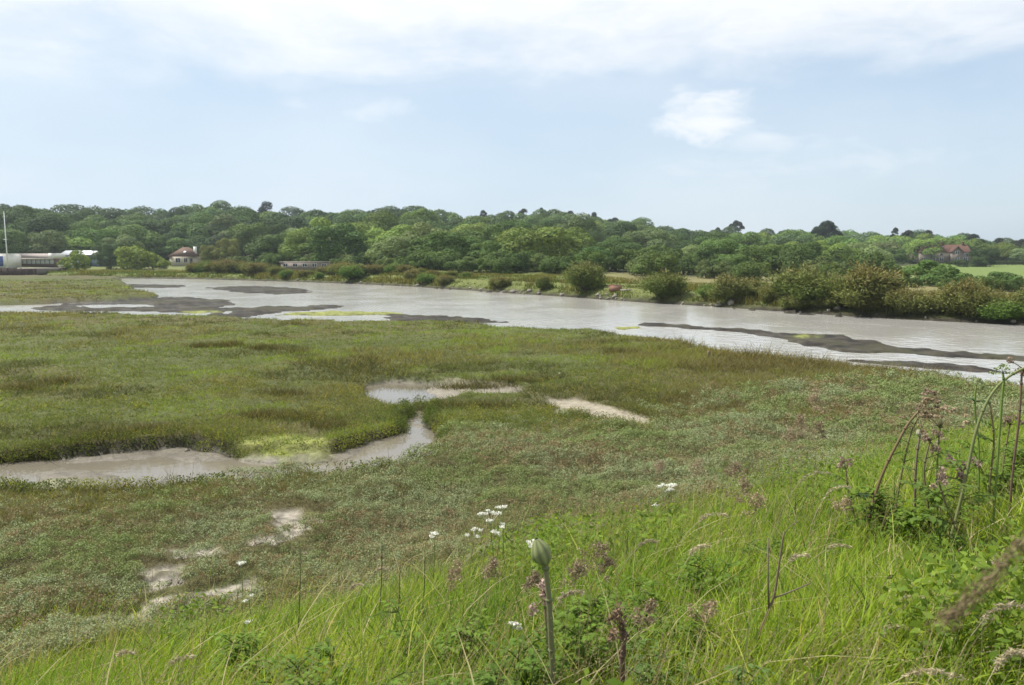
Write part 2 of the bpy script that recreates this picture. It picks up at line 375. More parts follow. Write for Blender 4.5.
# ------------------------------------------------------------------ ground sheet
def build_ground():
    a = np.concatenate([np.arange(-180, -46, 4.0), np.arange(-46, 46, 0.1), np.arange(46, 180, 4.0)])
    rr = [0.05, 0.6, 1.2]
    d = 1.6
    while d < 2600:
        rr.append(d)
        if d < 8: d += 0.09
        elif d < 250: d += min(max(d * d / 3300 * 0.9, 0.05), 1.5)
        else: d *= 1.03
    rr = np.array(rr)
    A, RR = np.meshgrid(np.radians(a), rr)
    x = RR * np.sin(A); y = RR * np.cos(A)
    sh = x.shape
    p = place(x.ravel(), y.ravel())
    X, Y = x.ravel(), y.ravel()
    z = p['z']
    # colours of the materials lying there
    n1, n2 = p['n1'][:, None], p['n2'][:, None]
    big = fbm(X, Y, 0.12, 3)[:, None]; fine = fbm(X, Y, 6.0, 2)[:, None]
    C = np.array([0.070, 0.078, 0.028]) * (0.75 + 0.5 * n1)
    C = C + (np.array([0.085, 0.070, 0.035]) - C) * sstep(0.45, 0.7, big) * 0.7
    far = sstep(0.8, 1.8, p['fd'])[:, None]
    C = C * (1 - far) + far * (np.array([0.11, 0.125, 0.04]) * (0.8 + .4 * n2))
    # dry field behind the far bank, hay meadow on the right slope
    px = p['px']; fd = p['fd']
    dry = sstep(6, 14, fd) * (1 - sstep(50, 75, fd)) * sstep(560, 640, px)
    C = C + (np.array([0.15, 0.132, 0.062]) * (.8 + .4 * n2) - C) * (dry[:, None] * 0.8)
    mead = sstep(30, 40, fd) * sstep(880, 930, px)
    C = C + (np.array([0.105, 0.148, 0.040]) * (.85 + .3 * n2) - C) * (mead[:, None] * 0.9)
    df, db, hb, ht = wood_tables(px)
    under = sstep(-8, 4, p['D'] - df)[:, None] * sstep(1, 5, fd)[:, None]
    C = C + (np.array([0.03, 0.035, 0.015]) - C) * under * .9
    mud = p['mud'][:, None]
    rg = fbm(X, Y, .5, 4)[:, None]; rf = fbm(X + 50, Y, 2.2, 3)[:, None]
    mc = np.array([0.026, 0.023, 0.018]) * (0.3 + 1.4 * rf); mc = mc + (np.array([.042, .041, .022]) - mc) * sstep(.5, .66, rg) * .8; mc = mc + (np.array([.058, .051, .040]) - mc) * sstep(.58, .7, rf) * .6
    C = C * (1 - mud) + mc * mud
    wet = p['wet'][:, None]; C = C * (1 - wet) + np.array([0.12, 0.108, 0.085]) * (0.75 + .5 * n2) * wet
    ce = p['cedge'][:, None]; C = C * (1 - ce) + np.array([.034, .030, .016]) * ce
    sd = p['sand'][:, None]; C = C * (1 - sd) + np.array([0.24, 0.215, 0.165]) * (.8 + .4 * fine) * sd
    br = p['bare'][:, None]; C = C * (1 - br) + np.array([0.22, 0.20, 0.165]) * (.2 + 1.6 * fbm(X, Y, 9.0, 2)[:, None]) * br
    al = p['alg'][:, None]; C = C + (np.array([0.165, 0.178, 0.052]) * (.25 + 1.5 * fbm(X, Y, 3.5, 3)[:, None]) - C) * al * .9
    bk = p['bank'][:, None]; C = C * (1 - bk) + np.array([0.06, 0.075, 0.018]) * bk
    nr, nc = sh
    i = np.arange(nr - 1)[:, None] * nc + np.arange(nc - 1)[None, :]
    Q = np.stack([i, i + 1, i + nc + 1, i + nc], -1).reshape(-1, 4)[:, ::-1]
    j = np.arange(nr - 1) * nc
    Q2 = np.stack([j + nc - 1, j, j + nc, j + 2 * nc - 1], -1)[:, ::-1]
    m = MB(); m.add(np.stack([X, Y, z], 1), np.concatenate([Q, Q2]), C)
    me = m.mesh('ground', True)
    wa = me.attributes.new('wet', 'FLOAT', 'POINT'); wa.data.foreach_set('value', np.clip(p['mud'] * (.1 + .45 * sstep(.09, .02, p['z'])) * (p['fd'] < .3) + p['wet'], 0, 1).astype(np.float32))
    mat, nt, N, L = new_mat('marsh_ground')
    out = nd(nt, 'ShaderNodeOutputMaterial'); pb = nd(nt, 'ShaderNodeBsdfPrincipled')
    t = nd(nt, 'ShaderNodeAttribute', attribute_name='tint'); w = nd(nt, 'ShaderNodeAttribute', attribute_name='wet')
    ge = nd(nt, 'ShaderNodeNewGeometry')
    nz = nd(nt, 'ShaderNodeTexNoise'); nz.inputs['Scale'].default_value = 9; nz.inputs['Detail'].default_value = 6; nz.inputs['Roughness'].default_value = .7
    L.new(ge.outputs['Position'], nz.inputs['Vector'])
    mr = nd(nt, 'ShaderNodeMapRange'); mr.inputs[1].default_value = .3; mr.inputs[2].default_value = .7; mr.inputs[3].default_value = .6; mr.inputs[4].default_value = 1.4
    L.new(nz.outputs['Fac'], mr.inputs[0])
    mx = nd(nt, 'ShaderNodeVectorMath', operation='SCALE'); L.new(t.outputs['Color'], mx.inputs[0]); L.new(mr.outputs[0], mx.inputs['Scale'])
    L.new(mx.outputs[0], pb.inputs['Base Color'])
    r = nd(nt, 'ShaderNodeMapRange'); r.inputs[3].default_value = .95; r.inputs[4].default_value = .42; L.new(w.outputs['Fac'], r.inputs[0]); L.new(r.outputs[0], pb.inputs['Roughness'])
    pb.inputs['Specular IOR Level'].default_value = .15
    b = nd(nt, 'ShaderNodeBump'); b.inputs['Strength'].default_value = .5; b.inputs['Distance'].default_value = .06; L.new(nz.outputs['Fac'], b.inputs['Height']); L.new(b.outputs[0], pb.inputs['Normal'])
    L.new(pb.outputs[0], out.inputs[0])
    o = link('ground', me, mat); tag(o, kind='structure'); return o
build_ground()

# ------------------------------------------------------------------ water
def water_mat(name, col, rough, scale, strength, stretch=1.0, dist=.05):
    m, nt, N, L = new_mat(name)
    out = nd(nt, 'ShaderNodeOutputMaterial'); p = nd(nt, 'ShaderNodeBsdfPrincipled')
    ge = nd(nt, 'ShaderNodeNewGeometry'); mp = nd(nt, 'ShaderNodeMapping'); mp.inputs['Scale'].default_value = (1, stretch, 1)
    L.new(ge.outputs['Position'], mp.inputs[0])
    n1 = nd(nt, 'ShaderNodeTexNoise'); n1.inputs['Scale'].default_value = scale; n1.inputs['Detail'].default_value = 4; L.new(mp.outputs[0], n1.inputs['Vector'])
    n2 = nd(nt, 'ShaderNodeTexNoise'); n2.inputs['Scale'].default_value = .18; n2.inputs['Detail'].default_value = 4; n2.inputs['Distortion'].default_value = .6; L.new(mp.outputs[0], n2.inputs['Vector'])
    r = nd(nt, 'ShaderNodeMapRange'); r.inputs[1].default_value = .4; r.inputs[2].default_value = .62; r.inputs[3].default_value = strength * .25; r.inputs[4].default_value = strength
    L.new(n2.outputs['Fac'], r.inputs[0])
    b = nd(nt, 'ShaderNodeBump'); b.inputs['Distance'].default_value = dist; L.new(n1.outputs['Fac'], b.inputs['Height']); L.new(r.outputs[0], b.inputs['Strength']); L.new(b.outputs[0], p.inputs['Normal'])
    c = nd(nt, 'ShaderNodeMix', data_type='RGBA'); c.inputs[6].default_value = (*[k * .85 for k in col], 1); c.inputs[7].default_value = (*[k * 1.2 for k in col], 1)
    L.new(n2.outputs['Fac'], c.inputs['Factor']); L.new(c.outputs[2], p.inputs['Base Color'])
    p.inputs['Roughness'].default_value = rough; p.inputs['IOR'].default_value = 1.33
    L.new(p.outputs[0], out.inputs[0]); return m
def sheet(name, pts, z, mat):
    m = MB(); V = [(a, b, z) for a, b in pts]; m.add(V, [list(range(len(V)))]); return tag(m.build(name, mat), kind='structure')
WCH = water_mat('channel_water', (0.295, 0.287, 0.265), .13, 1.6, .9, 1.0, .10)
WCR = water_mat('creek_water', (0.13, 0.115, 0.09), .05, 5, .12)
sheet('water_channel', [(-330, 28), (-40, 14), (45, 14), (140, 28), (140, 175), (-330, 175)], 0.0, WCH)
sheet('water_creek', [(-24, 12.0), (3.5, 12.0), (3.5, 26.5), (-24, 26.5)], CREEK_Z, WCR)

# ------------------------------------------------------------------ low vegetation (uncountable)
def polar_points(n, d0, d1, power, half=43):
    """scatter over the ground; area density falls with distance"""
    u = rng.random(n); e = 1 - power
    D = (d0 ** e + u * (d1 ** e - d0 ** e)) ** (1 / e) if abs(e) > 1e-6 else d0 * (d1 / d0) ** u
    A = np.radians((rng.random(n) * 2 - 1) * half)
    return D * np.sin(A), D * np.cos(A), D
def jit(n, s): return 1 + (rng.random((n, 1)) - .5) * s

def marsh_vegetation():
    x, y, D = polar_points(230000, 8.0, 150, 1.2, 40)
    p = place(x, y)
    n1, n2 = p['n1'], p['n2']
    px = p['px']
    land = (p['mud'] < .35) & (p['wet'] < .25) & (p['bare'] < .08) & (p['sand'] < .3) & (p['z'] > .22) & ((p['alg'] < .35) | (rng.random(len(x)) < .38 * sstep(.35, .6, n2))) & (p['fd'] < -1) & (p['t'] > FOOT - 2.0 + (n1 - .5) * 3)
    patch = fbm(x + 200, y, .16, 3); pt2 = fbm(x, y + 300, .45, 3)
    # sea purslane: grey-green cushions near the bank foot, fading outwards
    tt = p['t'] - FOOT
    purs = sstep(5.8, 2.4, tt + (patch - .5) * 5.5 + (pt2 - .5) * 3) * (rng.random(len(x)) < 1.1)
    isp = land & (rng.random(len(x)) < purs) & (D < 34)
    isg = land & ~isp
    east_all = sstep(560, 760, px) * sstep(15, 20, D)
    # ---- grass tufts
    i = np.where(isg)[0]; n = len(i)
    reps = 5
    g = np.repeat(i, reps); N = len(g)
    spread = .03 + D[g] * .0022
    bx = x[g] + rng.normal(size=N) * spread; by = y[g] + rng.normal(size=N) * spread
    tall = sstep(.5, .68, patch)[g]
    east = sstep(560, 760, px)[g] * sstep(15, 20, D[g])
    hp = (.4 + 1.2 * rng.random(len(x)) ** 2)[g]
    h = (.07 + .08 * rng.random(N)) * (1 + .7 * tall) * (1 + .8 * east) * (0.6 + .9 * pt2[g]) * hp
    edge = sstep(.9, .1, np.abs(p['creek'][g] - .25)) * (p['creek'][g] > 0)
    h = h * (1 + .5 * edge)
    w = np.maximum(.007, D[g] * .00085)
    c_green = np.array([0.115, 0.158, 0.038]); c_olive = np.array([0.148, 0.155, 0.052]); c_tan = np.array([0.22, 0.185, 0.085]); c_lush = np.array([0.175, 0.26, 0.032]); c_dark = np.array([.058, .066, .026])
    q = pt2[g][:, None]
    col = c_green + (c_olive - c_green) * sstep(.4, .6, patch[g])[:, None]
    lush = sstep(.54, .68, fbm(x[g] + 77, y[g] + 11, .5, 3))[:, None]
    col = col + (c_lush - col) * lush * .8
    dk = sstep(.57, .66, fbm(x[g] + 7, y[g] + 211, .35, 3))[:, None]
    col = col + (c_dark - col) * dk * .75; h = h * (1 + .5 * dk[:, 0])
    straw = (rng.random(N) < (.10 + .22 * east + .1 * tall))[:, None]
    col = np.where(straw, c_tan, col)
    col = col + (np.array([.16, .135, .06]) - col) * (east * .55)[:, None]
    col = col * jit(N, .5) * (.7 + .6 * rng.random((len(x), 1)))[g]
    m = MB()
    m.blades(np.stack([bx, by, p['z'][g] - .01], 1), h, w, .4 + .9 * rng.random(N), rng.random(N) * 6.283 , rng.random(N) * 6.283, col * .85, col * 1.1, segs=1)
    # low broad leaved plants mixed through the nearer turf
    i = np.where(isg & (D < 30) & (east_all < .5) & (rng.random(len(x)) < .55 * sstep(32, 18, D) * sstep(.35, .6, pt2)))[0]
    g = np.repeat(i, 9); N = len(g)
    bx = x[g] + rng.normal(size=N) * .07; by = y[g] + rng.normal(size=N) * .07
    hh = .16 * rng.random(N) * (.6 + .8 * pt2[g]); col = np.array([.125, .150, .040]) + (np.array([.19, .195, .05]) - np.array([.125, .15, .04])) * sstep(.5, .65, fbm(bx, by + 33, .8, 2))[:, None]
    col = col * jit(N, .5) * (.65 + .7 * rng.random((len(x), 1)))[g]
    m.cards(np.stack([bx, by, p['z'][g] + hh], 1), rng.normal(size=(N, 3)) * .8 + np.array([0, 0, .6]), np.maximum(.012, D[g] * .0010) * (.7 + .6 * rng.random(N)), col, .8)
    for tx, ty, rx, k in ((210, 346, 1.1, 260), (232, 345, .6, 120), (265, 348, .9, 200), (300, 351, .5, 90), (285, 392, .9, 160), (262, 414, .8, 170), (300, 417, .8, 190), (20, 388, .9, 170), (60, 383, .7, 120), (620, 352, .8, 140), (470, 381, 1.3, 220), (515, 378, 1.0, 160), (445, 404, .8, 160), (490, 404, .8, 150), (620, 430, .5, 120), (330, 425, .7, 140), (150, 432, .9, 200), (95, 437, .7, 150)):
        cx, cy = on_level(tx, ty, .5); N = k * 4; bx = cx + rng.normal(size=N) * rx * .5; by = cy + rng.normal(size=N) * .22; zb = place(bx, by)['z']; dd = math.hypot(cx, cy)
        c = np.where((rng.random(N) < .35)[:, None], np.array([.16, .13, .065]), np.array([.065, .075, .028])) * jit(N, .6)
        m.blades(np.stack([bx, by, zb - .02], 1), .18 + .22 * rng.random(N), max(.006, dd * .0007), .3 + .7 * rng.random(N), rng.random(N) * 6.28, rng.random(N) * 6.28, c * .9, c * 1.1, segs=1)
    # leafy growth hanging over the creek and pool banks
    q = 60000; ax, ay = -22 + 26 * rng.random(q), 13 + 13 * rng.random(q); pc = place(ax, ay)
    i2 = np.where((pc['creek'] > -.02) & (pc['creek'] < .34) & (pc['bare'] < .1) & ((pc['alg'] < .15) | (rng.random(q) < .25)))[0]; g = np.repeat(i2, 12); N = len(g)
    zz = CREEK_Z + .03 + (pc['z'][g] + .20 - CREEK_Z) * rng.random(N)
    dk2 = fbm(ax[g], ay[g], 1.2, 2)[:, None]; col = np.array([.075, .105, .026]) + (np.array([.17, .19, .042]) - np.array([.075, .105, .026])) * sstep(.4, .65, dk2)
    m.cards(np.stack([ax[g] + rng.normal(size=N) * .05, ay[g] + rng.normal(size=N) * .05, zz], 1), rng.normal(size=(N, 3)) + np.array([0, -.5, .5]), .016 + .014 * rng.random(N), col * jit(N, .6), .8)
    tag(m.build('marsh_grass', BLADE), 'olive green salt marsh grass covering the flat ground between bank and channel', 'grass', kind='stuff')
    # ---- purslane
    i = np.where(isp & (rng.random(len(x)) < .33))[0]
    cr = (.055 + .06 * rng.random(len(i))) * np.clip(D[i] / 12, .8, 2.2) ** .8
    per = 46; g = np.repeat(np.arange(len(i)), per); N = len(g)
    d = rng.normal(size=(N, 3)); d /= np.linalg.norm(d, axis=1)[:, None]; d[:, 2] = np.abs(d[:, 2]) * 1.1 - .15
    cush = fbm(x[i], y[i], .9, 3); lift = (.02 + .20 * sstep(.35, .68, cush))[g]
    pos = np.stack([x[i][g], y[i][g], p['z'][i][g] + lift], 1) + d * cr[g][:, None] * np.array([1.15, 1.15, 1.0]) * (1 - .35 * rng.random((N, 1)) ** 2)
    pp = place(pos[:, 0], pos[:, 1]); ok = (pp['bare'] < .12) & (pp['wet'] < .4) & (pp['sand'] < .4)
    pos, d, g = pos[ok], d[ok], g[ok]; N = len(g)
    tone = fbm(pos[:, 0] + 40, pos[:, 1], .7, 3)[:, None]
    ct = (.86 + .28 * rng.random((len(i), 1)))[g]
    col = np.array([.18, .228, .088]) + (np.array([.225, .265, .14]) - np.array([.18, .228, .088])) * sstep(.4, .6, tone)
    rusty = (rng.random(len(i)) < .10 + .3 * sstep(.55, .68, fbm(x[i], y[i] + 60, .6, 2)))[g][:, None]
    col = np.where(rusty, np.array([.225, .175, .10]), col) * ct * jit(N, .2)
    m = MB(); m.cards(pos, d + rng.normal(size=(N, 3)) * .35, np.maximum(.011, D[i][g] * .00095) * (.7 + .6 * rng.random(N)), col, .8)
    # woody stems and litter under the cushions
    j = np.where(isp & (rng.random(len(x)) < .3))[0]; k = np.repeat(j, 4); M = len(k)
    bb = np.stack([x[k] + rng.normal(size=M) * .08, y[k] + rng.normal(size=M) * .08, p['z'][k]], 1)
    c = np.array([.14, .115, .07]) * jit(M, .6); m.blades(bb, .05 + .12 * rng.random(M), np.maximum(.004, D[k] * .0006), .3 + .8 * rng.random(M), rng.random(M) * 6.28, rng.random(M) * 6.28, c, c, segs=1)
    tag(m.build('sea_purslane_ground_cover', LEAF), 'grey green sea purslane carpet at the foot of the grassy bank', 'ground cover', kind='stuff')
marsh_vegetation()

def bank_grass():
    m = MB()
    for n, d0, d1, pw in ((120000, 1.7, 24, .9), (60000, 1.7, 7, .6)):
        x, y, D = polar_points(n, d0, d1, pw, 44)
        p = place(x, y)
        edge = FOOT - .5 - p['t'] + (p['n1'] - .5) * 4.5 + (fbm(x + 9, y + 4, 1.1, 2) - .5) * 2.5 + 1.3 * sstep(4, 9, x)
        ok = rng.random(n) < sstep(-1.3, 2.4, edge)
        x, y, D = x[ok], y[ok], D[ok]; z = p['z'][ok]; e = edge[ok]; n = len(x)
        cl = fbm(x + 3, y, 1.3, 3); c2 = fbm(x, y + 80, .6, 3)
        h = (.20 + .26 * rng.random(n)) * (.55 + .45 * sstep(-.5, 3, e)) * (.65 + .7 * cl) * (1 + .35 * sstep(1.5, 4.5, x))
        w = np.maximum(.0038 + .0095 * rng.random(n) ** 2, D * .0007)
        kind = rng.random(n)
        c = np.array([.168, .268, .026]) + (np.array([.335, .41, .045]) - np.array([.168, .268, .026])) * (sstep(.35, .65, c2) * rng.random(n))[:, None]
        c = np.where((kind < .16 + .3 * sstep(.5, .65, fbm(x + 60, y, .8, 3)))[:, None], np.array([.09, .165, .024]), c)
        c = np.where((kind > .90)[:, None], np.array([.38, .34, .17]), c)
        c = c * jit(n, .45)
        az = np.where(rng.random(n) < .6, rng.normal(size=n) * .9 + .2, rng.random(n) * 6.283)
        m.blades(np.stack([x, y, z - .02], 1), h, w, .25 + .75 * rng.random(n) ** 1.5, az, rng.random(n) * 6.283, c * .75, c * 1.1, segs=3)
    n = 1500
    x, y, D = polar_points(n, 2.0, 18, .7, 44); p = place(x, y); ok = p['t'] < FOOT - 1.0; x, y, D = x[ok], y[ok], D[ok]; n = len(x)
    c = np.where((rng.random(n) < .6)[:, None], np.array([.42, .37, .20]), np.array([.36, .38, .08])) * jit(n, .4)
    m.blades(np.stack([x, y, p['z'][ok]], 1), .35 + .35 * rng.random(n), np.maximum(.004 + .005 * rng.random(n), D * .0007), .9 + .5 * rng.random(n), rng.normal(size=n) * 1.0 + .2, rng.random(n) * 6.283, c * .8, c, segs=5, curve=2.6)
    # leafy weeds among the grass
    n = 26000
    x, y, D = polar_points(n, 2.0, 16, .8, 44); p = place(x, y); wd = fbm(x + 21, y + 5, .75, 3)
    ok = (p['t'] < FOOT - 1.2) & (rng.random(n) < sstep(.55, .72, wd) * .8); g = np.repeat(np.where(ok)[0], 8); N = len(g)
    hh = (.12 + .30 * rng.random(N)) * (.6 + .8 * sstep(.5, .7, wd[g])); c = np.where((rng.random(N) < .5)[:, None], np.array([.12, .195, .028]), np.array([.17, .245, .035])) * jit(N, .5)
    m.cards(np.stack([x[g] + rng.normal(size=N) * .06, y[g] + rng.normal(size=N) * .06, p['z'][g] + hh], 1), rng.normal(size=(N, 3)) * .6 + np.array([0, -.2, .8]), (.014 + .018 * rng.random(N)), c, .75)
    n = 9000
    x, y, D = polar_points(n, 2.2, 22, .6, 44); p = place(x, y); ok = (p['t'] < FOOT + .6 + (p['n1'] - .5) * 4) & (rng.random(n) < sstep(.35, .65, fbm(x, y + 40, .5, 3)) + .12)
    x, y, D = x[ok], y[ok], D[ok]; z = p['z'][ok]; n = len(x); h = .38 + .42 * rng.random(n); az = rng.normal(size=n) * .8 + .2
    top = np.where((rng.random(n) < .6)[:, None], np.array([.27, .20, .15]), np.array([.33, .30, .16])) * jit(n, .5)
    m.blades(np.stack([x, y, z], 1), h, np.maximum(.003, D * .0006), .15 + .4 * rng.random(n), az, rng.random(n) * 6.283, np.array([.12, .16, .03]) * jit(n, .3), top, segs=3)
    k = np.repeat(np.arange(n), 14); hh = h[k]; q = .78 + .24 * rng.random(len(k)); ln = (.15 + .2)
    # loose spikelets round the upper part of those stalks
    lean = ln * hh * q ** 1.6
    pos = np.stack([x[k] + np.cos(az[k]) * lean, y[k] + np.sin(az[k]) * lean, z[k] + hh * (q - .35 * ln * q ** 2.4)], 1) + rng.normal(size=(len(k), 3)) * .012
    m.cards(pos, rng.normal(size=(len(k), 3)), np.maximum(.005, D[k] * .0008), top[k] * jit(len(k), .4), .5)
    tag(m.build('bank_grass', BLADE), 'bright yellow green long grass covering the near bank', 'grass', kind='stuff')
bank_grass()

def far_bank_grass():
    n = 90000
    px = rng.random(n) * 1250 - 120
    az = np.interp(px, [q[0] for q in far_px], FAR_AZ); dd = np.interp(az, FAR_AZ, FAR_D)
    fd = .9 + (rng.random(n) ** 1.6) * 16
    D = dd + fd / .6
    x, y = D * np.sin(az), D * np.cos(az); p = place(x, y)
    ok = (p['mud'] < .6); x, y, D, fd, px = x[ok], y[ok], D[ok], fd[ok], px[ok]; z = p['z'][ok]; n = len(x)
    nn = fbm(x, y, .3, 3)
    h = (.15 + .55 * rng.random(n)) * sstep(.3, .75, nn) * 1.3 * sstep(18, 5, fd) + .08
    c = np.array([.085, .125, .028]) + (np.array([.15, .15, .05]) - np.array([.085, .125, .028])) * sstep(.45, .65, nn)[:, None]
    c = np.where((rng.random(n) < .2 * (px > 560))[:, None], np.array([.2, .165, .08]), c) * jit(n, .5)
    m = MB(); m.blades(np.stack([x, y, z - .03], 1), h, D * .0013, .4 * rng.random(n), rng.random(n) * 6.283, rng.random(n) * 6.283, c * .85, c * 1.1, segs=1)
    tag(m.build('far_bank_grass', BLADE), 'rough green grass along the top of the far channel bank', 'grass', kind='stuff')
far_bank_grass()

# ------------------------------------------------------------------ trees
def lobes_of(seed, W, H, z0, nl, lr):
    g = np.random.default_rng(seed)
    c = []; r = []; ox = oy = 0
    zc = z0 + (H - z0) * .46; a = W / 2; b = (H - z0) / 2
    for i in range(nl):
        for _ in range(20):
            d = g.normal(size=3); d /= np.linalg.norm(d)
            if d[2] > -.85: break
        k = .62 + .12 * g.random()
        rr = lr * (.7 + .6 * g.random())
        k *= .72 + .5 * g.random(); c.append((d[0] * a * k + ox, d[1] * a * k + oy, zc + d[2] * b * k * 1.05)); r.append(rr * (1.25 - .45 * g.random()))
        if i % 7 == 0: ox, oy = g.normal(size=2) * W * .07
    c.append((0, 0, zc)); r.append(min(a, b) * .75)
    return np.array(c), np.array(r)
def crown_mesh(name, lob, n, size, aspect=1.0, spread=.12, tv=.3, out=.9, zflat=1.0):
    c, r = lob
    g = np.random.default_rng(len(name) * 31 + n)
    w = r ** 2; k = g.choice(len(r), n, p=w / w.sum())
    d = g.normal(size=(n, 3)); d /= np.linalg.norm(d, axis=1)[:, None]
    d[:, 2] = np.where(d[:, 2] < -.2, -d[:, 2] * (g.random(n) < .7) + d[:, 2] * 1.0 * (g.random(n) < .3), d[:, 2])
    d /= np.linalg.norm(d, axis=1)[:, None] + 1e-6
    bump = 1 - spread * 2 * g.random(n) ** 2 + spread * g.random(n)
    pos = c[k] + d * r[k][:, None] * bump[:, None] * np.array([1, 1, zflat])
    keep = np.ones(n, bool)
    for j in range(len(r)):
        keep &= ~((np.linalg.norm((pos - c[j]) / np.array([1, 1, zflat]), axis=1) < r[j] * .78) & (k != j))
    pos, d, k = pos[keep], d[keep], k[keep]; n = len(pos)
    lt = 1 + (g.random(len(r)) - .5) * tv
    tint = lt[k][:, None] * (1 + (g.random((n, 1)) - .5) * .35) * np.ones((1, 3))
    tint[:, 0] *= 1 + (g.random(n) - .5) * .2
    m = MB(); m.cards(pos, d * out * 1.3 + g.normal(size=(n, 3)) * .42, size * (.6 + .8 * g.random(n)), tint, aspect)
    return m.mesh(name)
def trunk_mesh(name, H, r, lob, nb=6, tint=(.10, .085, .065), lean=0.0):
    m = MB(); c, rr = lob; top = c[:, 2].mean()
    P = [(lean * t * t * H, .02 * H * math.sin(3 * t), t * top) for t in np.linspace(0, 1, 6)]
    m.tube(P, [r * (1.35 if i == 0 else 1 - .12 * i) for i in range(6)], 7, tint)
    for i in range(min(nb, len(rr))):
        a = np.array(P[2 + i % 3]); b = c[i]
        m.tube([a, a * .45 + b * .55 + np.array([0, 0, -.03 * H]), b], [r * .5, r * .33, r * .12], 5, tint)
    return m.mesh(name)

PROTO = {}
def proto(kind, name, crown, trunk, H, W):
    PROTO[kind] = (name, crown, trunk, H, W)
def oak(kind, seed, W, H, nl, lr, n, size, z0f=.12, name='oak_tree'):
    lob = lobes_of(seed, W, H, H * z0f, nl, lr)
    proto(kind, name, crown_mesh('crown', lob, n, size), trunk_mesh('trunk', H, W * .03, lob), H, W)
for i in range(8):
    oak('oak%d' % i, 20 + i, 15.0, 11.5, 18 + 3 * i, 2.9 - .15 * i, 19000, .27, -.10)
for i in range(3):
    oak('willow%d' % i, 50 + i, 11.5, 10.5, 34, 1.6, 16000, .23, -.10, 'willow_tree')
for i in range(4):
    oak('shrub%d' % i, 70 + i, 6, 4.2, 22, .95, 7000, .16, -.05, 'hawthorn_shrub')
def special(kind, name, c, r, n, size, H, W, trunk_r, zflat=1.0, spread=.2, lean=0., nb=6, aspect=1.0):
    lob = (np.array(c, float), np.array(r, float))
    proto(kind, name, crown_mesh('crown_' + kind, lob, n, size, aspect, spread, .2, .7, zflat), trunk_mesh('trunk', H, trunk_r, lob, nb, (.09, .07, .055), lean), H, W)
g9 = np.random.default_rng(9)
special('flatpine', 'umbrella_pine', [(-4.2, 0, 8.6), (-2.6, 1, 9.6), (0, 0, 10.6), (2.2, -1, 10.2), (4.2, .6, 9.0), (1, 1.5, 8.6), (-3.6, 0, 6.4), (3.6, -.5, 6.6), (-1, -1.2, 9.8)], [1.5, 1.6, 1.7, 1.6, 1.5, 1.3, 1.0, 1.1, 1.5], 5200, .28, 12, 11, .4, .55, .25, .01, 9)
special('cedar', 'cedar_tree', [(-4.5, 0, 6.5), (-3, 2, 8.5), (0, 0, 10), (3, -1, 9), (5, 0, 7), (2, 2, 6), (-1, -3, 7), (1, -3.5, 6), (-4, -1.5, 4.2), (4.2, 1, 4.6), (0, 3, 8.5), (6, 0, 8.3)], [2.3, 2.3, 2.6, 2.4, 2.2, 2.2, 2.3, 2.1, 1.6, 1.6, 2.3, 1.2], 9000, .3, 12, 13, .5, .75, .18)
def pinecr(kind, seed, H, W, n=15):
    g = np.random.default_rng(seed); c = []; r = []
    for i in range(n):
        t = (i + .5) / n; z = H * (.28 + .68 * t); a = g.random() * 6.283; k = W * .5 * (1 - t) ** .5 * (.45 + .6 * g.random())
        c.append((k * math.cos(a), k * math.sin(a), z)); r.append(W * (.09 + .10 * g.random()))
    c.append((0, 0, H * .65)); r.append(W * .17)
    special(kind, 'pine_tree', c, r, 6500, .27, H, W, .32, .6, .35, 0, 12, .7)
pinecr('pine0', 91, 13, 9); pinecr('pine1', 92, 12, 10); pinecr('pine2', 93, 13, 7, 18); pinecr('conifer', 95, 12, 12, 20)

def plant_tree(kind, x, y, H, color, label, cat, group, wscale=1.0, z=None, sink=.15):
    name, cr, tr, h0, w0 = PROTO[kind]
    if z is None: z = gz(x, y)
    o = thing(name, label, cat, (x, y, z - sink), random.random() * 6.283, group)
    s = H / h0; o.scale = (s * wscale, s * wscale, s)
    c = link('crown', cr, LEAF, o); c.color = (*color, 1)
    t = link('trunk', tr, STEM, o)
    return o

LM = [(45, 'above the quay pavilion'), (110, 'behind the white roofed shed'), (165, 'between shed and bungalow'), (215, 'behind the bungalow'), (258, 'beyond the reddish thicket'),
      (300, 'under the lone conifer'), (345, 'behind the long pale hut'), (400, 'beyond the hut'), (450, 'behind the grassy far bank'), (500, 'short of the hilltop pines'), (560, 'under the hilltop pines'),
      (620, 'behind the solitary tamarisk'), (690, 'behind the brick block'), (755, 'under the flat topped pine'), (800, 'left of the round cedar'), (850, 'under the round cedar'),
      (912, 'left of the gabled house'), (975, 'behind the gabled house'), (2000, 'above the sloping meadow')]
def landmark(px):
    for a, b in LM:
        if px < a: return b
KINDS = {'dark': ((.052, .092, .026), 'dark green'), 'mid': ((.086, .142, .038), 'mid green'), 'lime': ((.130, .188, .042), 'yellow green'), 'pale': ((.135, .180, .070), 'pale grey green'), 'blue': ((.068, .112, .044), 'blue green')}
woods = []
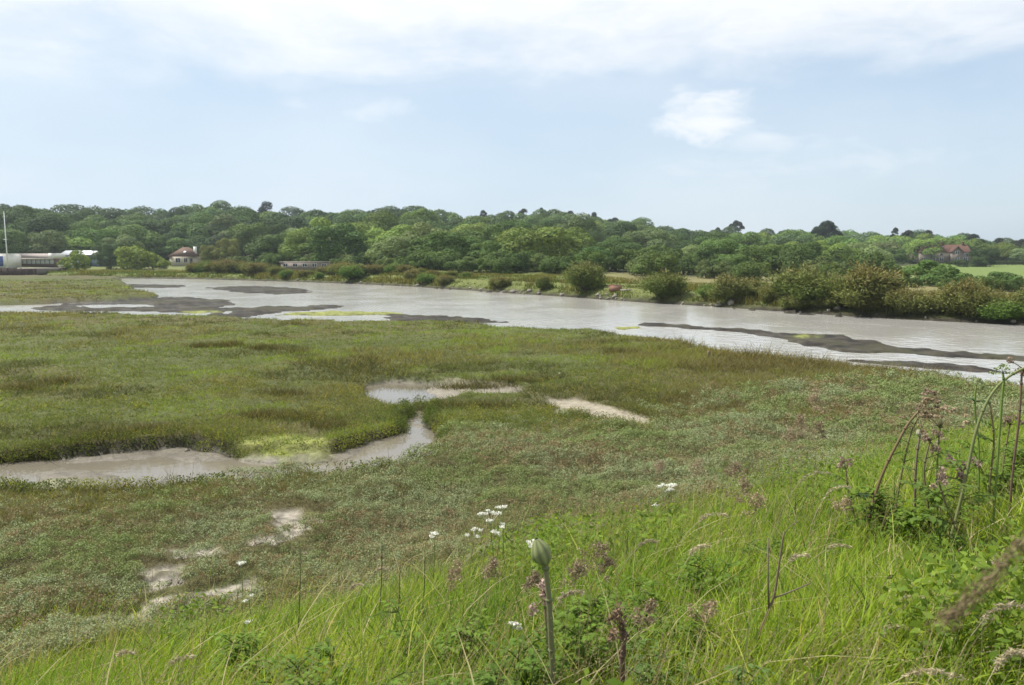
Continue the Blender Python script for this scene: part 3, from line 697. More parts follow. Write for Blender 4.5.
def sow_wood():
    rows = 8
    for i in range(rows):
        t = (i / (rows - 1)) ** 1.05
        px = -75 + random.random() * 20
        while px < 1105:
            df, db, hb, hk = [float(v) for v in wood_tables(px)]
            tt = t + (random.random() - .5) * .10
            if i == rows - 1: tt = t
            if i == 0: tt = random.random() * .06
            D = df + (db - df) * tt
            hf = float(np.interp(px, T_PX, T_HF))
            H = (hf + (hk - hf) * t) * random.uniform(*((.72, 1.22) if i < rows - 1 else (.82, 1.08)))
            az = math.atan((px - CX) / F * cp)
            x, y = D * math.sin(az), D * math.cos(az)
            step = (11.0 + 6 * random.random()) * max(.62, min(1.1, H / 11)) / D * F
            right = px > 700; r = random.random()
            if i <= 2:
                kind = 'willow' if r < .3 else 'oak'
                col = random.choice(['pale', 'mid', 'mid', 'lime', 'dark', 'pale'] if not right else ['lime', 'mid', 'mid', 'pale'])
            else:
                kind = 'oak'; col = random.choice(['dark', 'mid', 'mid', 'dark', 'blue', 'lime', 'mid'])
            if right and i > 4: col = random.choice(['dark', 'dark', 'blue', 'mid'])
            if px < 180 and 0 < i: col = random.choice(['dark', 'dark', 'blue', 'mid'])
            v = '%s%d' % (kind, random.randrange(3 if kind == 'willow' else 8))
            base, word = KINDS[col]
            f_ = random.uniform(.72, 1.36); j = [b * f_ * random.uniform(.95, 1.05) for b in base]
            o = plant_tree(v, x, y, H, j, '', 'tree', 'trees of the far wood', 1.0 + (.35 if H < 8 else .1) + .3 * random.random())
            woods.append(dict(o=o, px=px, row=i, word=word, kind=kind, H=H))
            px += step
sow_wood()
ROWW = ['in the front row', 'in the second row', 'low on the slope', 'a third of the way up', 'midway up the slope', 'high on the slope', 'just below the skyline', 'on the skyline']
from collections import defaultdict
def label_woods():
    b = defaultdict(list)
    for w in woods: b[(landmark(w['px']), w['row'], w['word'], w['kind'])].append(w)
    for (lm, row, word, kind), ws in b.items():
        base = '%s %s %s' % (word, 'oak' if kind == 'oak' else 'willow', '%s')
        ws.sort(key=lambda w: w['H'])
        for k, w in enumerate(ws):
            sz = '' if len(ws) == 1 else ['smaller', 'taller'][k] if len(ws) == 2 else ['smallest', 'middle sized', 'tallest', 'broadest', 'roundest'][min(k, 4)]
            w['o']['label'] = ('%s %s %s %s, %s' % (sz, word, 'oak' if kind == 'oak' else 'willow', ROWW[w['row']], lm)).strip()
label_woods()

def tree_px(kind, px, ytop, D, Hm, col, label, cat='tree', group=None, ws=1.0):
    """tree whose top shows at ytop; stands on the hill, or on whatever it needs of height Hm"""
    az = math.atan((px - CX) / F * cp); x, y = D * math.sin(az), D * math.cos(az)
    z = gz(x, y); zt = CAMZ + (254 - ytop) / F * y
    return plant_tree(kind, x, y, max(zt - z, 1.5), col, label, cat, group, ws * Hm / max(zt - z, 1.5), z, .1)
DK = (.030, .045, .024)
tree_px('conifer', 268, 203.5, 372, 11, (.028, .042, .034), 'lone dark spiky conifer standing clear of the skyline above the pale hut')
tree_px('flatpine', 735, 220, 440, 9.5, (.032, .046, .026), 'flat topped umbrella pine with bare trunk alone on the skyline')
tree_px('cedar', 826, 221.5, 330, 12.5, (.024, .038, .022), 'large round dark cedar standing above the right hand wood')
tree_px('cedar', 717, 228, 430, 7, (.035, .05, .026), 'small dark rounded cedar left of the flat topped pine')
for px, yt, D, k, lab in ((484, 211.5, 405, 'pine0', 'dark ragged pine on the skyline left of the hilltop pine group'), (522, 209.5, 415, 'pine1', 'dark pine at the left end of the hilltop group'), (541, 208.5, 418, 'pine2', 'tallest narrow pine of the hilltop group'),
        (568, 211.5, 420, 'pine1', 'dark pine in the middle of the hilltop group'), (594, 213.5, 420, 'pine0', 'dark pine at the right end of the hilltop group'), (613, 218, 420, 'pine1', 'small dark pine past the end of the hilltop group'),
        (895, 228, 345, 'pine2', 'tall dark pine left of the gabled house'), (905, 230.5, 350, 'pine1', 'broad dark pine beside the tall pine left of the gabled house'), (926, 231, 345, 'pine0', 'dark pine rising behind the left chimney of the gabled house'),
        (973, 234, 320, 'pine1', 'dark spreading pine behind the right end of the gabled house'), (998, 238.5, 330, 'pine0', 'dark pine above the hedge at the top of the meadow'), (1019, 239, 330, 'pine1', 'dark pine behind the small white cottage'), (783, 230, 440, 'pine1', 'small dark pine left of the round cedar on the skyline')):
    tree_px(k, px, yt, D, 11, (.026 + .008 * random.random(), .040, .026), lab, 'pine tree', 'dark pines on the skyline', .85)
for px, yt, D, Hm, col, lab in ((962, 259, 246, 2.6, (.05, .08, .028), 'small dark tree at the right front of the gabled house'), (986, 248, 255, 5, (.04, .065, .025), 'dark tree at the right end of the gabled house'), (978, 256, 250, 3, (.055, .09, .03), 'green bush on the hedge beside the gabled house')):
    tree_px('oak%d' % (int(px) % 6), px, yt, D, Hm, col, lab, 'tree', None, 1.1)
# trees and bushes round the boat yard and bungalow
for k, px, yt, D, Hm, col, lab in (('willow0', 121, 233, 214, 10, (.13, .175, .075), 'pale grey green willow just right of the white roofed shed'), ('willow1', 110, 241, 208, 6, (.085, .13, .055), 'blue green willow against the end of the white roofed shed'),
        ('shrub0', 136, 246, 200, 7, (.17, .225, .042), 'bright yellow green bush between shed and bungalow'), ('shrub1', 152, 255, 200, 4.5, (.165, .215, .04), 'smaller bright green bush beside the parked dark car'),
        ('shrub2', 75, 251.5, 190, 4.5, (.16, .22, .04), 'domed bright green bush in front of the white roofed shed'), ('willow2', 209, 243, 226, 5, (.15, .17, .05), 'olive yellow sapling right of the bungalow chimney'),
        ('willow1', 230, 236, 222, 6, (.16, .18, .05), 'olive yellow tree second right of the bungalow'), ('shrub3', 242, 255, 200, 5, (.085, .125, .04), 'green bush right of the bungalow behind the thicket'), ('willow0', 221, 232, 240, 7, (.075, .10, .06), 'pale tree standing between two olive saplings')):
    tree_px(k, px, yt, D, Hm, col, lab, 'tree' if 'willow' in k else 'bush', 'trees and bushes round the boat yard', 1.0)

# scrub at the foot of the wood and on the far field edge
for i in range(34):
    px = 590 + i * 14.3 + random.uniform(-6, 6)
    if 925 < px < 945: continue
    D = random.uniform(104, 135) if px < 900 else random.uniform(88, 100)
    col = random.choice([(.095, .135, .036), (.075, .115, .032), (.105, .14, .05), (.065, .10, .03)])
    az = math.atan((px - CX) / F * cp)
    plant_tree('shrub%d' % random.randrange(4), D * math.sin(az), D * math.cos(az), random.uniform(2.4, 4.0) if px < 880 else random.uniform(1.2, 1.7), col,
               '%s hawthorn shrub at the field edge %s' % ('light green' if col[1] > .12 else 'mid green', landmark(px)), 'shrub', 'shrubs along the field edge', random.uniform(.9, 1.25))
for i in range(30):
    px = 265 + i * 11.5 + random.uniform(-4, 4); D = float(wood_tables(px)[0]) - random.uniform(3, 14)
    if 275 < px < 335: D = float(wood_tables(px)[0]) - 3
    col = random.choice([(.095, .15, .036), (.075, .12, .032), (.115, .16, .05), (.06, .10, .03)]); az = math.atan((px - CX) / F * cp)
    plant_tree('shrub%d' % random.randrange(4), D * math.sin(az), D * math.cos(az), random.uniform(2.2, 3.6), col,
               '%s hawthorn at the foot of the wood %s' % ('light green' if col[1] > .14 else 'mid green', landmark(px)), 'shrub', 'shrubs along the foot of the wood', random.uniform(1, 1.35))
for px, yt, D, H, col, lab in ((930, 258, 105, 4, (.085, .145, .036), 'deep green rounded bush in front of the gabled house'), (948, 267, 100, 3, (.08, .135, .036), 'low deep green bush at the near edge of the meadow'), (1003, 270, 96, 3, (.08, .135, .04), 'dark green bush on the lower edge of the meadow')):
    tree_px('shrub1', px, yt, D, H, col, lab, 'shrub', None, 1.1)

# ------------------------------------------------------------------ tamarisks on the far bank
def tamarisk_mesh(seed, W, H, n):
    g = np.random.default_rng(seed)
    m = MB(); st = MB(); tips = []
    nb = 30
    for i in range(nb):
        a = g.random() * 6.283; reach = W * .5 * (.25 + .75 * g.random()); top = H * (.62 + .38 * g.random()) * (1.04 - .36 * (reach / (W * .5)) ** 2.5)
        P = [np.array([math.cos(a) * reach * q ** .9, math.sin(a) * reach * q ** .9, top * q ** .85]) for q in (0, .35, .7, 1)]
        P = [p + g.normal(size=3) * .06 * H * (j > 0) for j, p in enumerate(P)]
        st.tube(P, [.05, .035, .02, .008], 5, (.075, .055, .042))
        k = n // nb; q = .25 + .75 * g.random(k) ** .7
        pa = np.array(P); idx = np.clip((q * 3).astype(int), 0, 2); f = (q * 3 - idx)[:, None]
        c = pa[idx] * (1 - f) + pa[idx + 1] * f
        off = g.normal(size=(k, 3)) * (.10 + .085 * H * q[:, None]); pos = c + off
        ok = pos[:, 2] > .1; pos = pos[ok]; q = q[ok]; off = off[ok]; k = len(pos)
        d = off / (np.linalg.norm(off, axis=1)[:, None] + 1e-6) + np.array([math.cos(a) * .3, math.sin(a) * .3, .9])
        col = np.array([.125, .150, .042]) + (np.array([.20, .168, .075]) - np.array([.125, .150, .042])) * np.clip((pos[:, 2:3] / H - .70) * 1.7 + g.normal(size=(k, 1)) * .35, 0, 1)
        col = col * (1 + (g.random((k, 1)) - .5) * .5)
        m.cards(pos, g.normal(size=(k, 3)), (.10 + .09 * g.random(k)), col, .45, d)
    return m.mesh('crown'), st.mesh('stems')
TAM = [(tamarisk_mesh(200 + i, w, h, 13000), w, h) for i, (w, h) in enumerate(((4.2, 3.2), (4.6, 3.0), (3.6, 3.2), (5.0, 2.6)))]
def tamarisk(px, D_in, H, ws, label, v, col=(1, 1, 1), group='tamarisk bushes along the far bank'):
    az = math.atan((px - CX) / F * cp)
    D = float(np.interp(az, FAR_AZ, FAR_D)) + D_in
    x, y = D * math.sin(az), D * math.cos(az); (cm, sm), w, h = TAM[v]
    o = thing('tamarisk_bush', label, 'bush', (x, y, gz(x, y) - .1), random.random() * 6.28, group)
    o.scale = (H / h * ws, H / h * ws, H / h)
    c = link('crown', cm, LEAF, o); c.color = (*col, 1); link('stems', sm, STEM, o)
for px, di, H, ws, v, lab in (
    (586, 3.5, 2.8, 1.2, 0, 'solitary rounded tamarisk left of the brick block'), (543, 3, 1.5, 1.1, 2, 'low tamarisk left of the solitary rounded one'), (664, 2.6, 2.4, 1.2, 1, 'feathery tamarisk just right of the brick block'),
    (732, 2.6, 2.15, 1.3, 2, 'pointed tamarisk second right of the brick block'), (800, 2.6, 2.9, 1.3, 0, 'tall pinkish tamarisk at the left of the dense clump'), (776, 3.2, 1.2, 1.0, 3, 'low green tamarisk at the left foot of the dense clump'), (842, 3, 2.4, 1.1, 1, 'tamarisk with pink plumes inside the dense clump'),
    (874, 2.8, 3.0, 1.4, 2, 'tallest brown plumed tamarisk of the dense clump'), (908, 2.6, 1.7, 1.1, 3, 'spreading tamarisk at the right end of the dense clump'), (936, 3.6, .9, 1.1, 3, 'low green tamarisk in the gap right of the clump'), (966, 2.6, 2.2, 1.2, 0, 'pink topped tamarisk in front of the meadow'),
    (1006, 2.8, 1.6, 1.0, 1, 'scraggy tamarisk at the right edge of the far bank'), (1045, 3, 2.2, 1.2, 2, 'tamarisk beyond the scraggy one on the far bank'), (500, 3, 1.3, 1.3, 3, 'low tamarisk above pale stones on the far bank')):
    tamarisk(px, di, H, ws, lab, v, random.choice([(1, 1, 1), (.9, 1, .9), (1.05, .98, 1)]))
for i in range(22):
    px = random.uniform(690, 1040)
    where = 'right of the brick block' if px < 760 else 'under the dense clump' if px < 915 else 'in the gap right of the dense clump' if px < 950 else 'in front of the meadow'
    tamarisk(px, random.uniform(1.6, 6), random.uniform(.6, 1.35), random.uniform(1.3, 2.0), '%s low scrub %s on the far bank' % (['olive', 'greenish', 'brownish'][i % 3], where), i % 4, [(1, 1, 1), (.8, 1.15, .8), (1.05, .92, .9)][i % 3], 'low scrub between the tamarisks')
for i, px in enumerate(list(range(192, 476, 9))):
    where = 'right below the bungalow' if px < 215 else 'in the reddish thicket by the bungalow' if px < 262 else 'left of the pale hut' if px < 285 else 'in front of the pale hut' if px < 325 else 'right of the pale hut' if px < 380 else 'on the grassy far bank'
    px += random.uniform(-4, 4); di = random.uniform(3, 12)
    yt = np.interp(px, [190, 215, 250, 275, 300, 322, 335, 352, 365, 380, 400, 430, 470], [263, 260, 262, 265, 269.5, 269, 263.5, 264, 267, 268, 269, 272, 276]) + random.uniform(-1, 1)
    H = max(.8, CAMZ - (yt - 254) / F * (np.interp(math.atan((px - CX) / F * cp), FAR_AZ, FAR_D) + di) - .95)
    tamarisk(px, di, H, random.uniform(1.2, 1.9), '%s scrubby tamarisk %s' % (['reddish', 'olive', 'greener', 'brownish'][i % 4], where), i % 4, [(1.05, .95, 1), (1, 1.05, .9), (.8, 1.2, .8), (1, .9, .9)][i % 4], 'scrubby tamarisks along the narrow end of the channel')

# ------------------------------------------------------------------ stones, brick block, stump
def rock_mesh(seed, s=(1, .8, .55)):
    g = np.random.default_rng(seed); m = MB()
    nu, nv = 9, 6; V = []
    ph = g.random(6) * 6.28
    for j in range(nv + 1):
        th = math.pi * j / nv
        for i in range(nu):
            a = 2 * math.pi * i / nu
            rr = 1 + .18 * math.sin(2 * a + ph[0]) + .15 * math.sin(3 * a + ph[1] + th * 2) + .12 * math.cos(2 * th + ph[2])
            rr *= 1 + .22 * (g.random() - .5); V.append((rr * math.sin(th) * math.cos(a) * s[0], rr * math.sin(th) * math.sin(a) * s[1], rr * math.cos(th) * s[2]))
    m.add(V, [(j * nu + i, j * nu + (i + 1) % nu, (j + 1) * nu + (i + 1) % nu, (j + 1) * nu + i) for j in range(nv) for i in range(nu)])
    return m.mesh('stone')
ROCK = [rock_mesh(i) for i in range(5)]
ROCKP = [r.copy() for r in ROCK]
for r in ROCK: r.materials.append(M_STONE)
for r in ROCKP: r.materials.append(M_PALE)
def stone(x, y, s, label, group, pale=False, v=0):
    o = link('stone', (ROCKP if pale else ROCK)[v], None); o.location = (x, y, gz(x, y) + s * .15); o.scale = (s, s, s); o.rotation_euler = (random.uniform(-.3, .3), random.uniform(-.3, .3), random.random() * 6)
    tag(o, label, 'stone', group); return o
for i in range(78):
    px = random.choice([random.gauss(512, 14), random.gauss(622, 12), random.gauss(702, 22), random.uniform(560, 1030), random.uniform(280, 520)])
    az = math.atan((px - CX) / F * cp); D = float(np.interp(az, FAR_AZ, FAR_D)) + random.uniform(.9, 2.6)
    pale = random.random() < .35
    lm = 'below the solitary rounded tamarisk' if px < 600 and px > 540 else 'left of the solitary tamarisk' if px <= 540 else 'between brick block and feathery tamarisk' if px < 690 else 'below the pointed tamarisk' if px < 765 else 'under the dense tamarisk clump' if px < 915 else 'below the meadow'
    stone(D * math.sin(az), D * math.cos(az), min(.5, random.lognormvariate(-1.75, .45)), '%s stone at the foot of the far bank %s' % ('pale' if pale else 'grey', lm), 'stones along the foot of the far bank', pale, i % 5)
for px, py, s, lab in ((560, 372.5, .09, 'small white stone alone on the grassy marsh beyond the pool'), (187, 441, .07, 'small dark pebble on wet mud at the creek edge'), (118, 523, .06, 'small pale stone among purslane above the bare patch')):
    x, y = on_level(px, py, .5); stone(x, y, s, lab, None, 'dark' not in lab, 1)
k = 0
for poly in BARE[:4]:
    P = np.array(poly); c = P.mean(0); e = np.ptp(P, axis=0) / 2
    for i in range(9):
        x, y = c[0] + random.uniform(-1, 1) * e[0] * .7, c[1] + random.uniform(-1, 1) * e[1] * .7
        stone(x, y, random.uniform(.025, .06), 'whitish stone on the %s bare patch' % ['long far', 'small rusty', 'middle', 'nearest'][BARE.index(poly)], 'whitish stones on the bare patches', True, i % 5)

def brick_block():
    az = math.atan((616 - CX) / F * cp); D = float(np.interp(az, FAR_AZ, FAR_D)) + 4.2; x, y = D * math.sin(az), D * math.cos(az)
    z = gz(x, y)
    t = thing('brick_block', 'red brown brick block standing on the far bank', 'brick block', (x, y, z - .1), -.5)
    m = MB(); m.box(-.62, .62, -.3, .3, 0, .62); m.build('brickwork', M_BRICK, t)
    m = MB(); m.box(-.66, .3, -.33, .33, .623, .69); m.build('coping', M_BRICK, t)
    m = MB(); m.box(.66, 1.9, -.4, .35, .0, .28); tag(m.build('concrete_slab', M_PALE, t), 'pale concrete slab')
brick_block()
x, y = on_level(708, 358.5, .5)
m = MB(); m.tube([(0, 0, -.1), (.01, 0, .15), (.03, .01, .27), (.03, .02, .33)], [.06, .055, .06, .035], 8)
o = m.build('wooden_stump', M_WOOD); o.location = (x, y, gz(x, y)); tag(o, 'short weathered stump upright at the marsh edge by the channel', 'stump')

# ------------------------------------------------------------------ buildings
def px_x(px, y): return (px - CX) / F * (y * cp + .4)
def hip(m, x0, x1, y0, y1, z0, z1, ov=.3, inset=None):
    x0 -= ov; x1 += ov; y0 -= ov; y1 += ov; i = inset if inset is not None else (y1 - y0) / 2; ym = (y0 + y1) / 2
    V = [(x0, y0, z0), (x1, y0, z0), (x1, y1, z0), (x0, y1, z0), (x0 + i, ym, z1), (x1 - i, ym, z1)]
    m.add(V, [(0, 1, 5, 4), (2, 3, 4, 5)]); k = m.n - 6
    m.f.append(np.array([[k + 1, k + 2, k + 5], [k + 3, k, k + 4]])); m.f.append(np.array([[k + 3, k + 2, k + 1, k]]))
def gable(m, x0, x1, y0, y1, z0, z1, along='x', ov=.25, th=.14):
    if along == 'x':
        ym = (y0 + y1) / 2; a, b = y0 - ov, y1 + ov
        m.prism([(a, z0), (ym, z1), (b, z0), (b, z0 + th), (ym, z1 + th), (a, z0 + th)], x0 - ov, x1 + ov, 'x')
    else:
        xm = (x0 + x1) / 2; a, b = x0 - ov, x1 + ov
        m.prism([(a, z0), (xm, z1), (b, z0), (b, z0 + th), (xm, z1 + th), (a, z0 + th)], y0 - ov, y1 + ov, 'y')
def window(parent, x, z, w, h, y, mat_frame=None):
    f = MB(); e = .06
    f.box(x - w / 2 - e, x - w / 2, y - .06, y, z - h / 2 - e, z + h / 2 + e); f.box(x + w / 2, x + w / 2 + e, y - .06, y, z - h / 2 - e, z + h / 2 + e)
    f.box(x - w / 2, x + w / 2, y - .06, y, z + h / 2, z + h / 2 + e); f.box(x - w / 2, x + w / 2, y - .06, y, z - h / 2 - e, z - h / 2); f.box(x - .03, x + .03, y - .055, y, z - h / 2, z + h / 2)
    fo = f.build('window', mat_frame or M_POLE, parent)
    p = MB(); p.box(x - w / 2, x + w / 2, y - .02, y - .004, z - h / 2, z + h / 2); p.build('pane', M_GLASS, fo)

def bungalow():
    Y = 216; xc = px_x(182, Y); z = gz(xc, Y)
    t = thing('bungalow', 'cream bungalow with brown hipped roof and white chimney among trees', 'house', (xc, Y, z))
    m = MB(); m.box(-3.3, 3.3, 0, 6, 0, 2.75); m.build('wall', M_CREAM, t)
    m = MB(); hip(m, -3.3, 3.3, 0, 6, 2.6, 5.2, .55, 3.0); r = m.build('roof', M_TILE, t)
    m = MB(); m.box(2.3, 2.95, 2.6, 3.3, 2.9, 5.35); c = m.build('chimney', M_WHITE, r)
    s = MB()
    V = [(.15, .95, 3.62), (.8, .95, 3.62), (.8, 1.55, 4.05), (.15, 1.55, 4.05)]; s.add([(a, b - .08, c_ + .08) for a, b, c_ in V] + [(a, b + .05, c_ - .05) for a, b, c_ in V], [(0, 1, 2, 3), (0, 4, 5, 1), (1, 5, 6, 2), (2, 6, 7, 3), (3, 7, 4, 0)])
    s.build('skylight', M_METALROOF, r)
    window(t, -1.0, 1.6, 1.3, 1.1, 0); window(t, 1.1, 1.6, .9, 1.1, 0)
    m = MB(); m.box(2.2, 3.0, -.05, 0, 0, 2.05); m.build('door', M_DARKWALL, t)
bungalow()

def manor():
    Y = 262; xc = px_x(944, Y); z = gz(xc, Y) + .2
    t = thing('gabled_house', 'large stone house with red roofs, gables and chimneys beyond the meadow', 'house', (xc, Y, z), -.05)
    def wall(*a):
        m = MB(); m.box(*a); m.build('wall', M_STONEW, t)
    def gwall(x0, x1, y, z0, z1):
        m = MB(); m.prism([(x0, z0), (x1, z0), ((x0 + x1) / 2, z1)], y, y + .25, 'y'); m.build('gable_wall', M_STONEW, t)
    wall(-8.5, 8.5, 0, 6.5, 0, 3.6)
    m = MB(); gable(m, -8.5, 8.5, 0, 6.5, 3.6, 6.2); r = m.build('roof', M_REDTILE, t)
    for x0, x1 in ((-8.4, -5.0), (1.6, 5.2)):
        wall(x0, x1, -1.4, -.003, 0, 3.7); gwall(x0, x1, -1.39, 3.7, 5.6)
        m = MB(); gable(m, x0, x1, -1.5, 3.0, 3.7, 5.65, 'y'); m.build('roof', M_REDTILE, t)
        window(t, (x0 + x1) / 2, 1.5, 1.3, 1.3, -1.4); window(t, (x0 + x1) / 2, 3.7, 1.1, .9, -1.4)
    for x in (-4.2, -.7, .3, 7.2):
        m = MB(); m.box(x - .33, x + .33, 2.9, 3.5, 5.6, 7.0); m.box(x - .25, x - .02, 3.0, 3.4, 7.0, 7.25); m.box(x + .02, x + .25, 3.0, 3.4, 7.0, 7.25); m.build('chimney', M_REDTILE, t)
    for x in (-3.4, -1.0, 6.8):
        window(t, x, 1.5, 1.1, 1.2, 0); window(t, x, 3.0, .9, .7, 0)
M_STONEW = solid('weathered_stone_wall', (.16, .14, .12), .9, 3, .3)
manor()
def cottage():
    Y = 300; xc = px_x(1013, Y); z = gz(xc, Y)
    t = thing('cottage', 'small white cottage half hidden by pines above the meadow', 'house', (xc, Y, z + .5))
    m = MB(); m.box(-2, 2, 0, 4, 0, 2.8); m.build('wall', M_WHITE, t)
    m = MB(); gable(m, -2, 2, 0, 4, 2.8, 4.4); m.build('roof', M_TILE, t); window(t, -.6, 1.6, .9, .9, 0)
cottage()

def hut():
    Y = 150; x0 = px_x(281, Y); x1 = px_x(328, Y); z = gz((x0 + x1) / 2, Y)
    t = thing('long_hut', 'long low pale hut with flat roof behind the far scrub', 'hut', ((x0 + x1) / 2, Y, z + .25))
    w = (x1 - x0) / 2
    m = MB(); m.box(-w, w, 0, 3, 0, 1.5); m.build('wall', M_PINKROOF, t)
    m = MB(); m.box(-w - .2, w + .2, -.25, 3.2, 1.503, 1.68); m.build('roof', M_PINKROOF, t)
    for x in np.linspace(-w + .9, w - .7, 5): window(t, x, 1.0, .8, .55, 0)
hut()

M_DADO = solid('dull_red_boarding', (.13, .085, .07), .9)
def quay_pavilion():
    Y = 198; x0 = px_x(12.5, Y); x1 = px_x(55, Y); w = (x1 - x0) / 2; xc = (x0 + x1) / 2; z = gz(xc, Y)
    t = thing('glazed_pavilion', 'long low pavilion with pale glazed front and felt roof on the quay', 'pavilion', (xc, Y, z + .1))
    m = MB(); m.box(-w, w, 0, 5, 0, 2.0); m.build('wall', M_DADO, t)
    m = MB(); m.prism([(-.5, 2.1), (2.5, 3.25), (5.4, 2.3), (5.4, 2.1)], -w - .1, w - 1.2, 'x'); m.build('roof', M_PINKROOF, t)
    m = MB(); m.box(-w - .1, w, -.6, -.52, 1.75, 2.1); m.build('fascia', M_CREAM, t)
    m = MB(); m.box(w - 1.2, w, -.45, 5, 2.003, 3.3); tag(m.build('end_wall', M_WHITE, t), 'white end wall')
    n = 9; st = (2 * w - .4) / n
    for i in range(n):
        a = -w + .2 + i * st
        m = MB(); m.box(a, a + .12, -.06, -.002, .6, 1.74); p = m.build('window', M_TIMBER, t)
        m = MB(); m.box(a + .13, a + st - .02, -.04, -.004, .65, 1.7); m.build('pane', M_PALEGLASS, p)
def quay_store():
    Y = 192; x0 = px_x(-14, Y); x1 = px_x(11.5, Y); xc = (x0 + x1) / 2; w = (x1 - x0) / 2; z = gz(xc, Y)
    t = thing('flat_store', 'white flat roofed store with blue front at the far left', 'building', (xc, Y, z))
    m = MB(); m.box(-w, w, 0, 4, 0, 3.25); m.build('wall', M_WHITE, t)
    m = MB(); m.box(-w + .3, w - 1.9, -.06, -.003, .3, 2.7); tag(m.build('door', M_BLUE, t), 'blue double door')
    m = MB(); m.box(-w - .1, w + .1, -.1, 4.1, 3.253, 3.37); m.build('roof', M_METALROOF, t)
def white_shed():
    Y = 208; x0 = px_x(61, Y); x1 = px_x(104, Y); xc = (x0 + x1) / 2; w = (x1 - x0) / 2; z = gz(xc, Y)
    t = thing('boat_shed', 'boat shed with shade coloured dark below its white metal roof behind the domed bush', 'shed', (xc, Y, z))
    m = MB(); m.box(-w, w, .2, 6, 0, 3.0); m.build('wall', M_DARKWALL, t)  # solid box; its dark colour stands in for shade inside the open front
    m = MB(); m.prism([(-.2, 2.95), (3, 4.05), (6.2, 2.95), (6.2, 3.05), (3, 4.15), (-.2, 3.05)], -w - .2, w - .3, 'x'); m.build('roof', M_METALROOF, t)
    for i in range(2):
        m = MB(); m.box(.2 + 2.3 * i, 2.2 + 2.3 * i, .1, .19, 0, 2.5); m.build('door', M_GREYBLUE if i else M_DARKWALL, t)
def quay():
    Y = 155.5; x0 = px_x(-40, Y); x1 = px_x(36, Y); xc = (x0 + x1) / 2; w = (x1 - x0) / 2
    t = thing('timber_quay', 'dark brown timber quay wall at the head of the marsh', 'quay', (xc, Y, 0))
    m = MB(); m.box(-w, w, 0, .3, -.3, 1.7); m.build('planking', M_TIMBER, t)
    for i in range(12):
        x = -w + .3 + i * (2 * w - .6) / 11; m = MB(); m.tube([(x, -.14, -.4), (x, -.14, 1.6 + .25 * random.random())], .14, 8); m.build('pile', M_TIMBER, t)
    m = MB(); m.box(-w, w - 4, -.3, .6, 1.703, 1.95); tag(m.build('coping', M_PALE, t), 'pale coping along the left part')
    m = MB(); m.box(-w, w, .3, 14, .6, 1.69); m.build('deck', M_STONE, t)
def flagpole():
    Y = 184; x = px_x(8, Y); z = gz(x, Y)
    t = thing('flagpole', 'tall white flagpole with short yard at the far left quay', 'flagpole', (x, Y, z))
    m = MB(); m.tube([(0, 0, 0), (0, 0, 6.5), (0, 0, 13.2)], [.14, .11, .06], 8); m.build('pole', M_POLE, t)
    m = MB(); m.tube([(-.5, -.1, 6.9), (.5, -.1, 6.9)], .05, 6); m.build('yard', M_POLE, t)
    m = MB(); m.tube([(0, 0, 13.2), (0, 0, 13.35)], [.1, .1], 8); m.build('truck_cap', M_POLE, t)
    m = MB(); m.box(-.35, .35, -.35, .35, 0, .5); m.build('base', M_PALE, t)
def boat():
    Y = 186; x = px_x(71, Y); z = gz(x, Y)
    t = thing('laid_up_boat', 'white laid up boat under a blue grey cover beside the domed bush', 'boat', (x, Y, z + .35), .1)
    m = MB(); secs = []
    for q in np.linspace(0, 1, 9):
        b = .95 * (1 - max(0, (q - .45) / .55) ** 2.2) + .02; s = -2.6 + 5.2 * q; sh = .95 + .25 * q * q
        secs.append([(s, -b, sh), (s, -b * .8, .35), (s, 0, .05 + .3 * max(0, q - .7)), (s, b * .8, .35), (s, b, sh)])
    V = [p for s_ in secs for p in s_]; m.add(V, [(i * 5 + j, i * 5 + j + 1, (i + 1) * 5 + j + 1, (i + 1) * 5 + j) for i in range(8) for j in range(4)]); m.add(secs[0], [(0, 1, 2, 3, 4)]); m.build('hull', M_WHITE, t)
    m = MB(); V = []
    for s_ in secs: V += [s_[0], (s_[0][0], 0, s_[0][2] + .5), s_[4]]
    V = [(a * .98, b, c + .01) for a, b, c in V]
    m.add(V, [(i * 3 + j, i * 3 + j + 1, (i + 1) * 3 + j + 1, (i + 1) * 3 + j) for i in range(8) for j in range(2)]); m.build('cover', M_GREYBLUE, t)
    for sx in (-1.5, 1.3):
        m = MB(); m.box(sx - .1, sx + .1, -.6, .6, -.35, .3); m.build('cradle', M_TIMBER, t)
def car():
    Y = 196; x = px_x(159, Y); z = gz(x, Y)
    t = thing('parked_car', 'dark parked car between the bright bush and the bungalow', 'car', (x, Y, z + .15))
    m = MB(); m.prism([(-2.0, .3), (2.0, .3), (2.05, .7), (1.7, .85), (-1.9, .9), (-2.05, .6)], -.85, .85, 'y'); m.build('body', M_CAR, t)
    m = MB(); m.prism([(-1.7, .9), (1.0, .86), (.45, 1.35), (-1.2, 1.4)], -.72, .72, 'y'); m.build('window', M_GLASS, t)
    m = MB(); m.prism([(-1.22, 1.402), (.46, 1.352), (.35, 1.45), (-1.1, 1.48)], -.68, .68, 'y'); m.build('roof', M_CAR, t)
    for sx in (-1.25, 1.25):
        for sy in (-.8, .8):
            m = MB(); m.tube([(sx, sy - .1, .3), (sx, sy + .1, .3)], .31, 12); w = m.build('wheel', M_RUBBER, t)
            m = MB(); m.tube([(sx, sy - .11, .3), (sx, sy + .11, .3)], .17, 10); m.build('rim', M_METALROOF, w)
    for sy in (-.6, .6):
        m = MB(); m.box(2.0, 2.07, sy - .15, sy + .15, .58, .7); m.build('headlight', M_POLE, t)
quay_pavilion(); quay_store(); white_shed(); quay(); flagpole(); boat(); car()

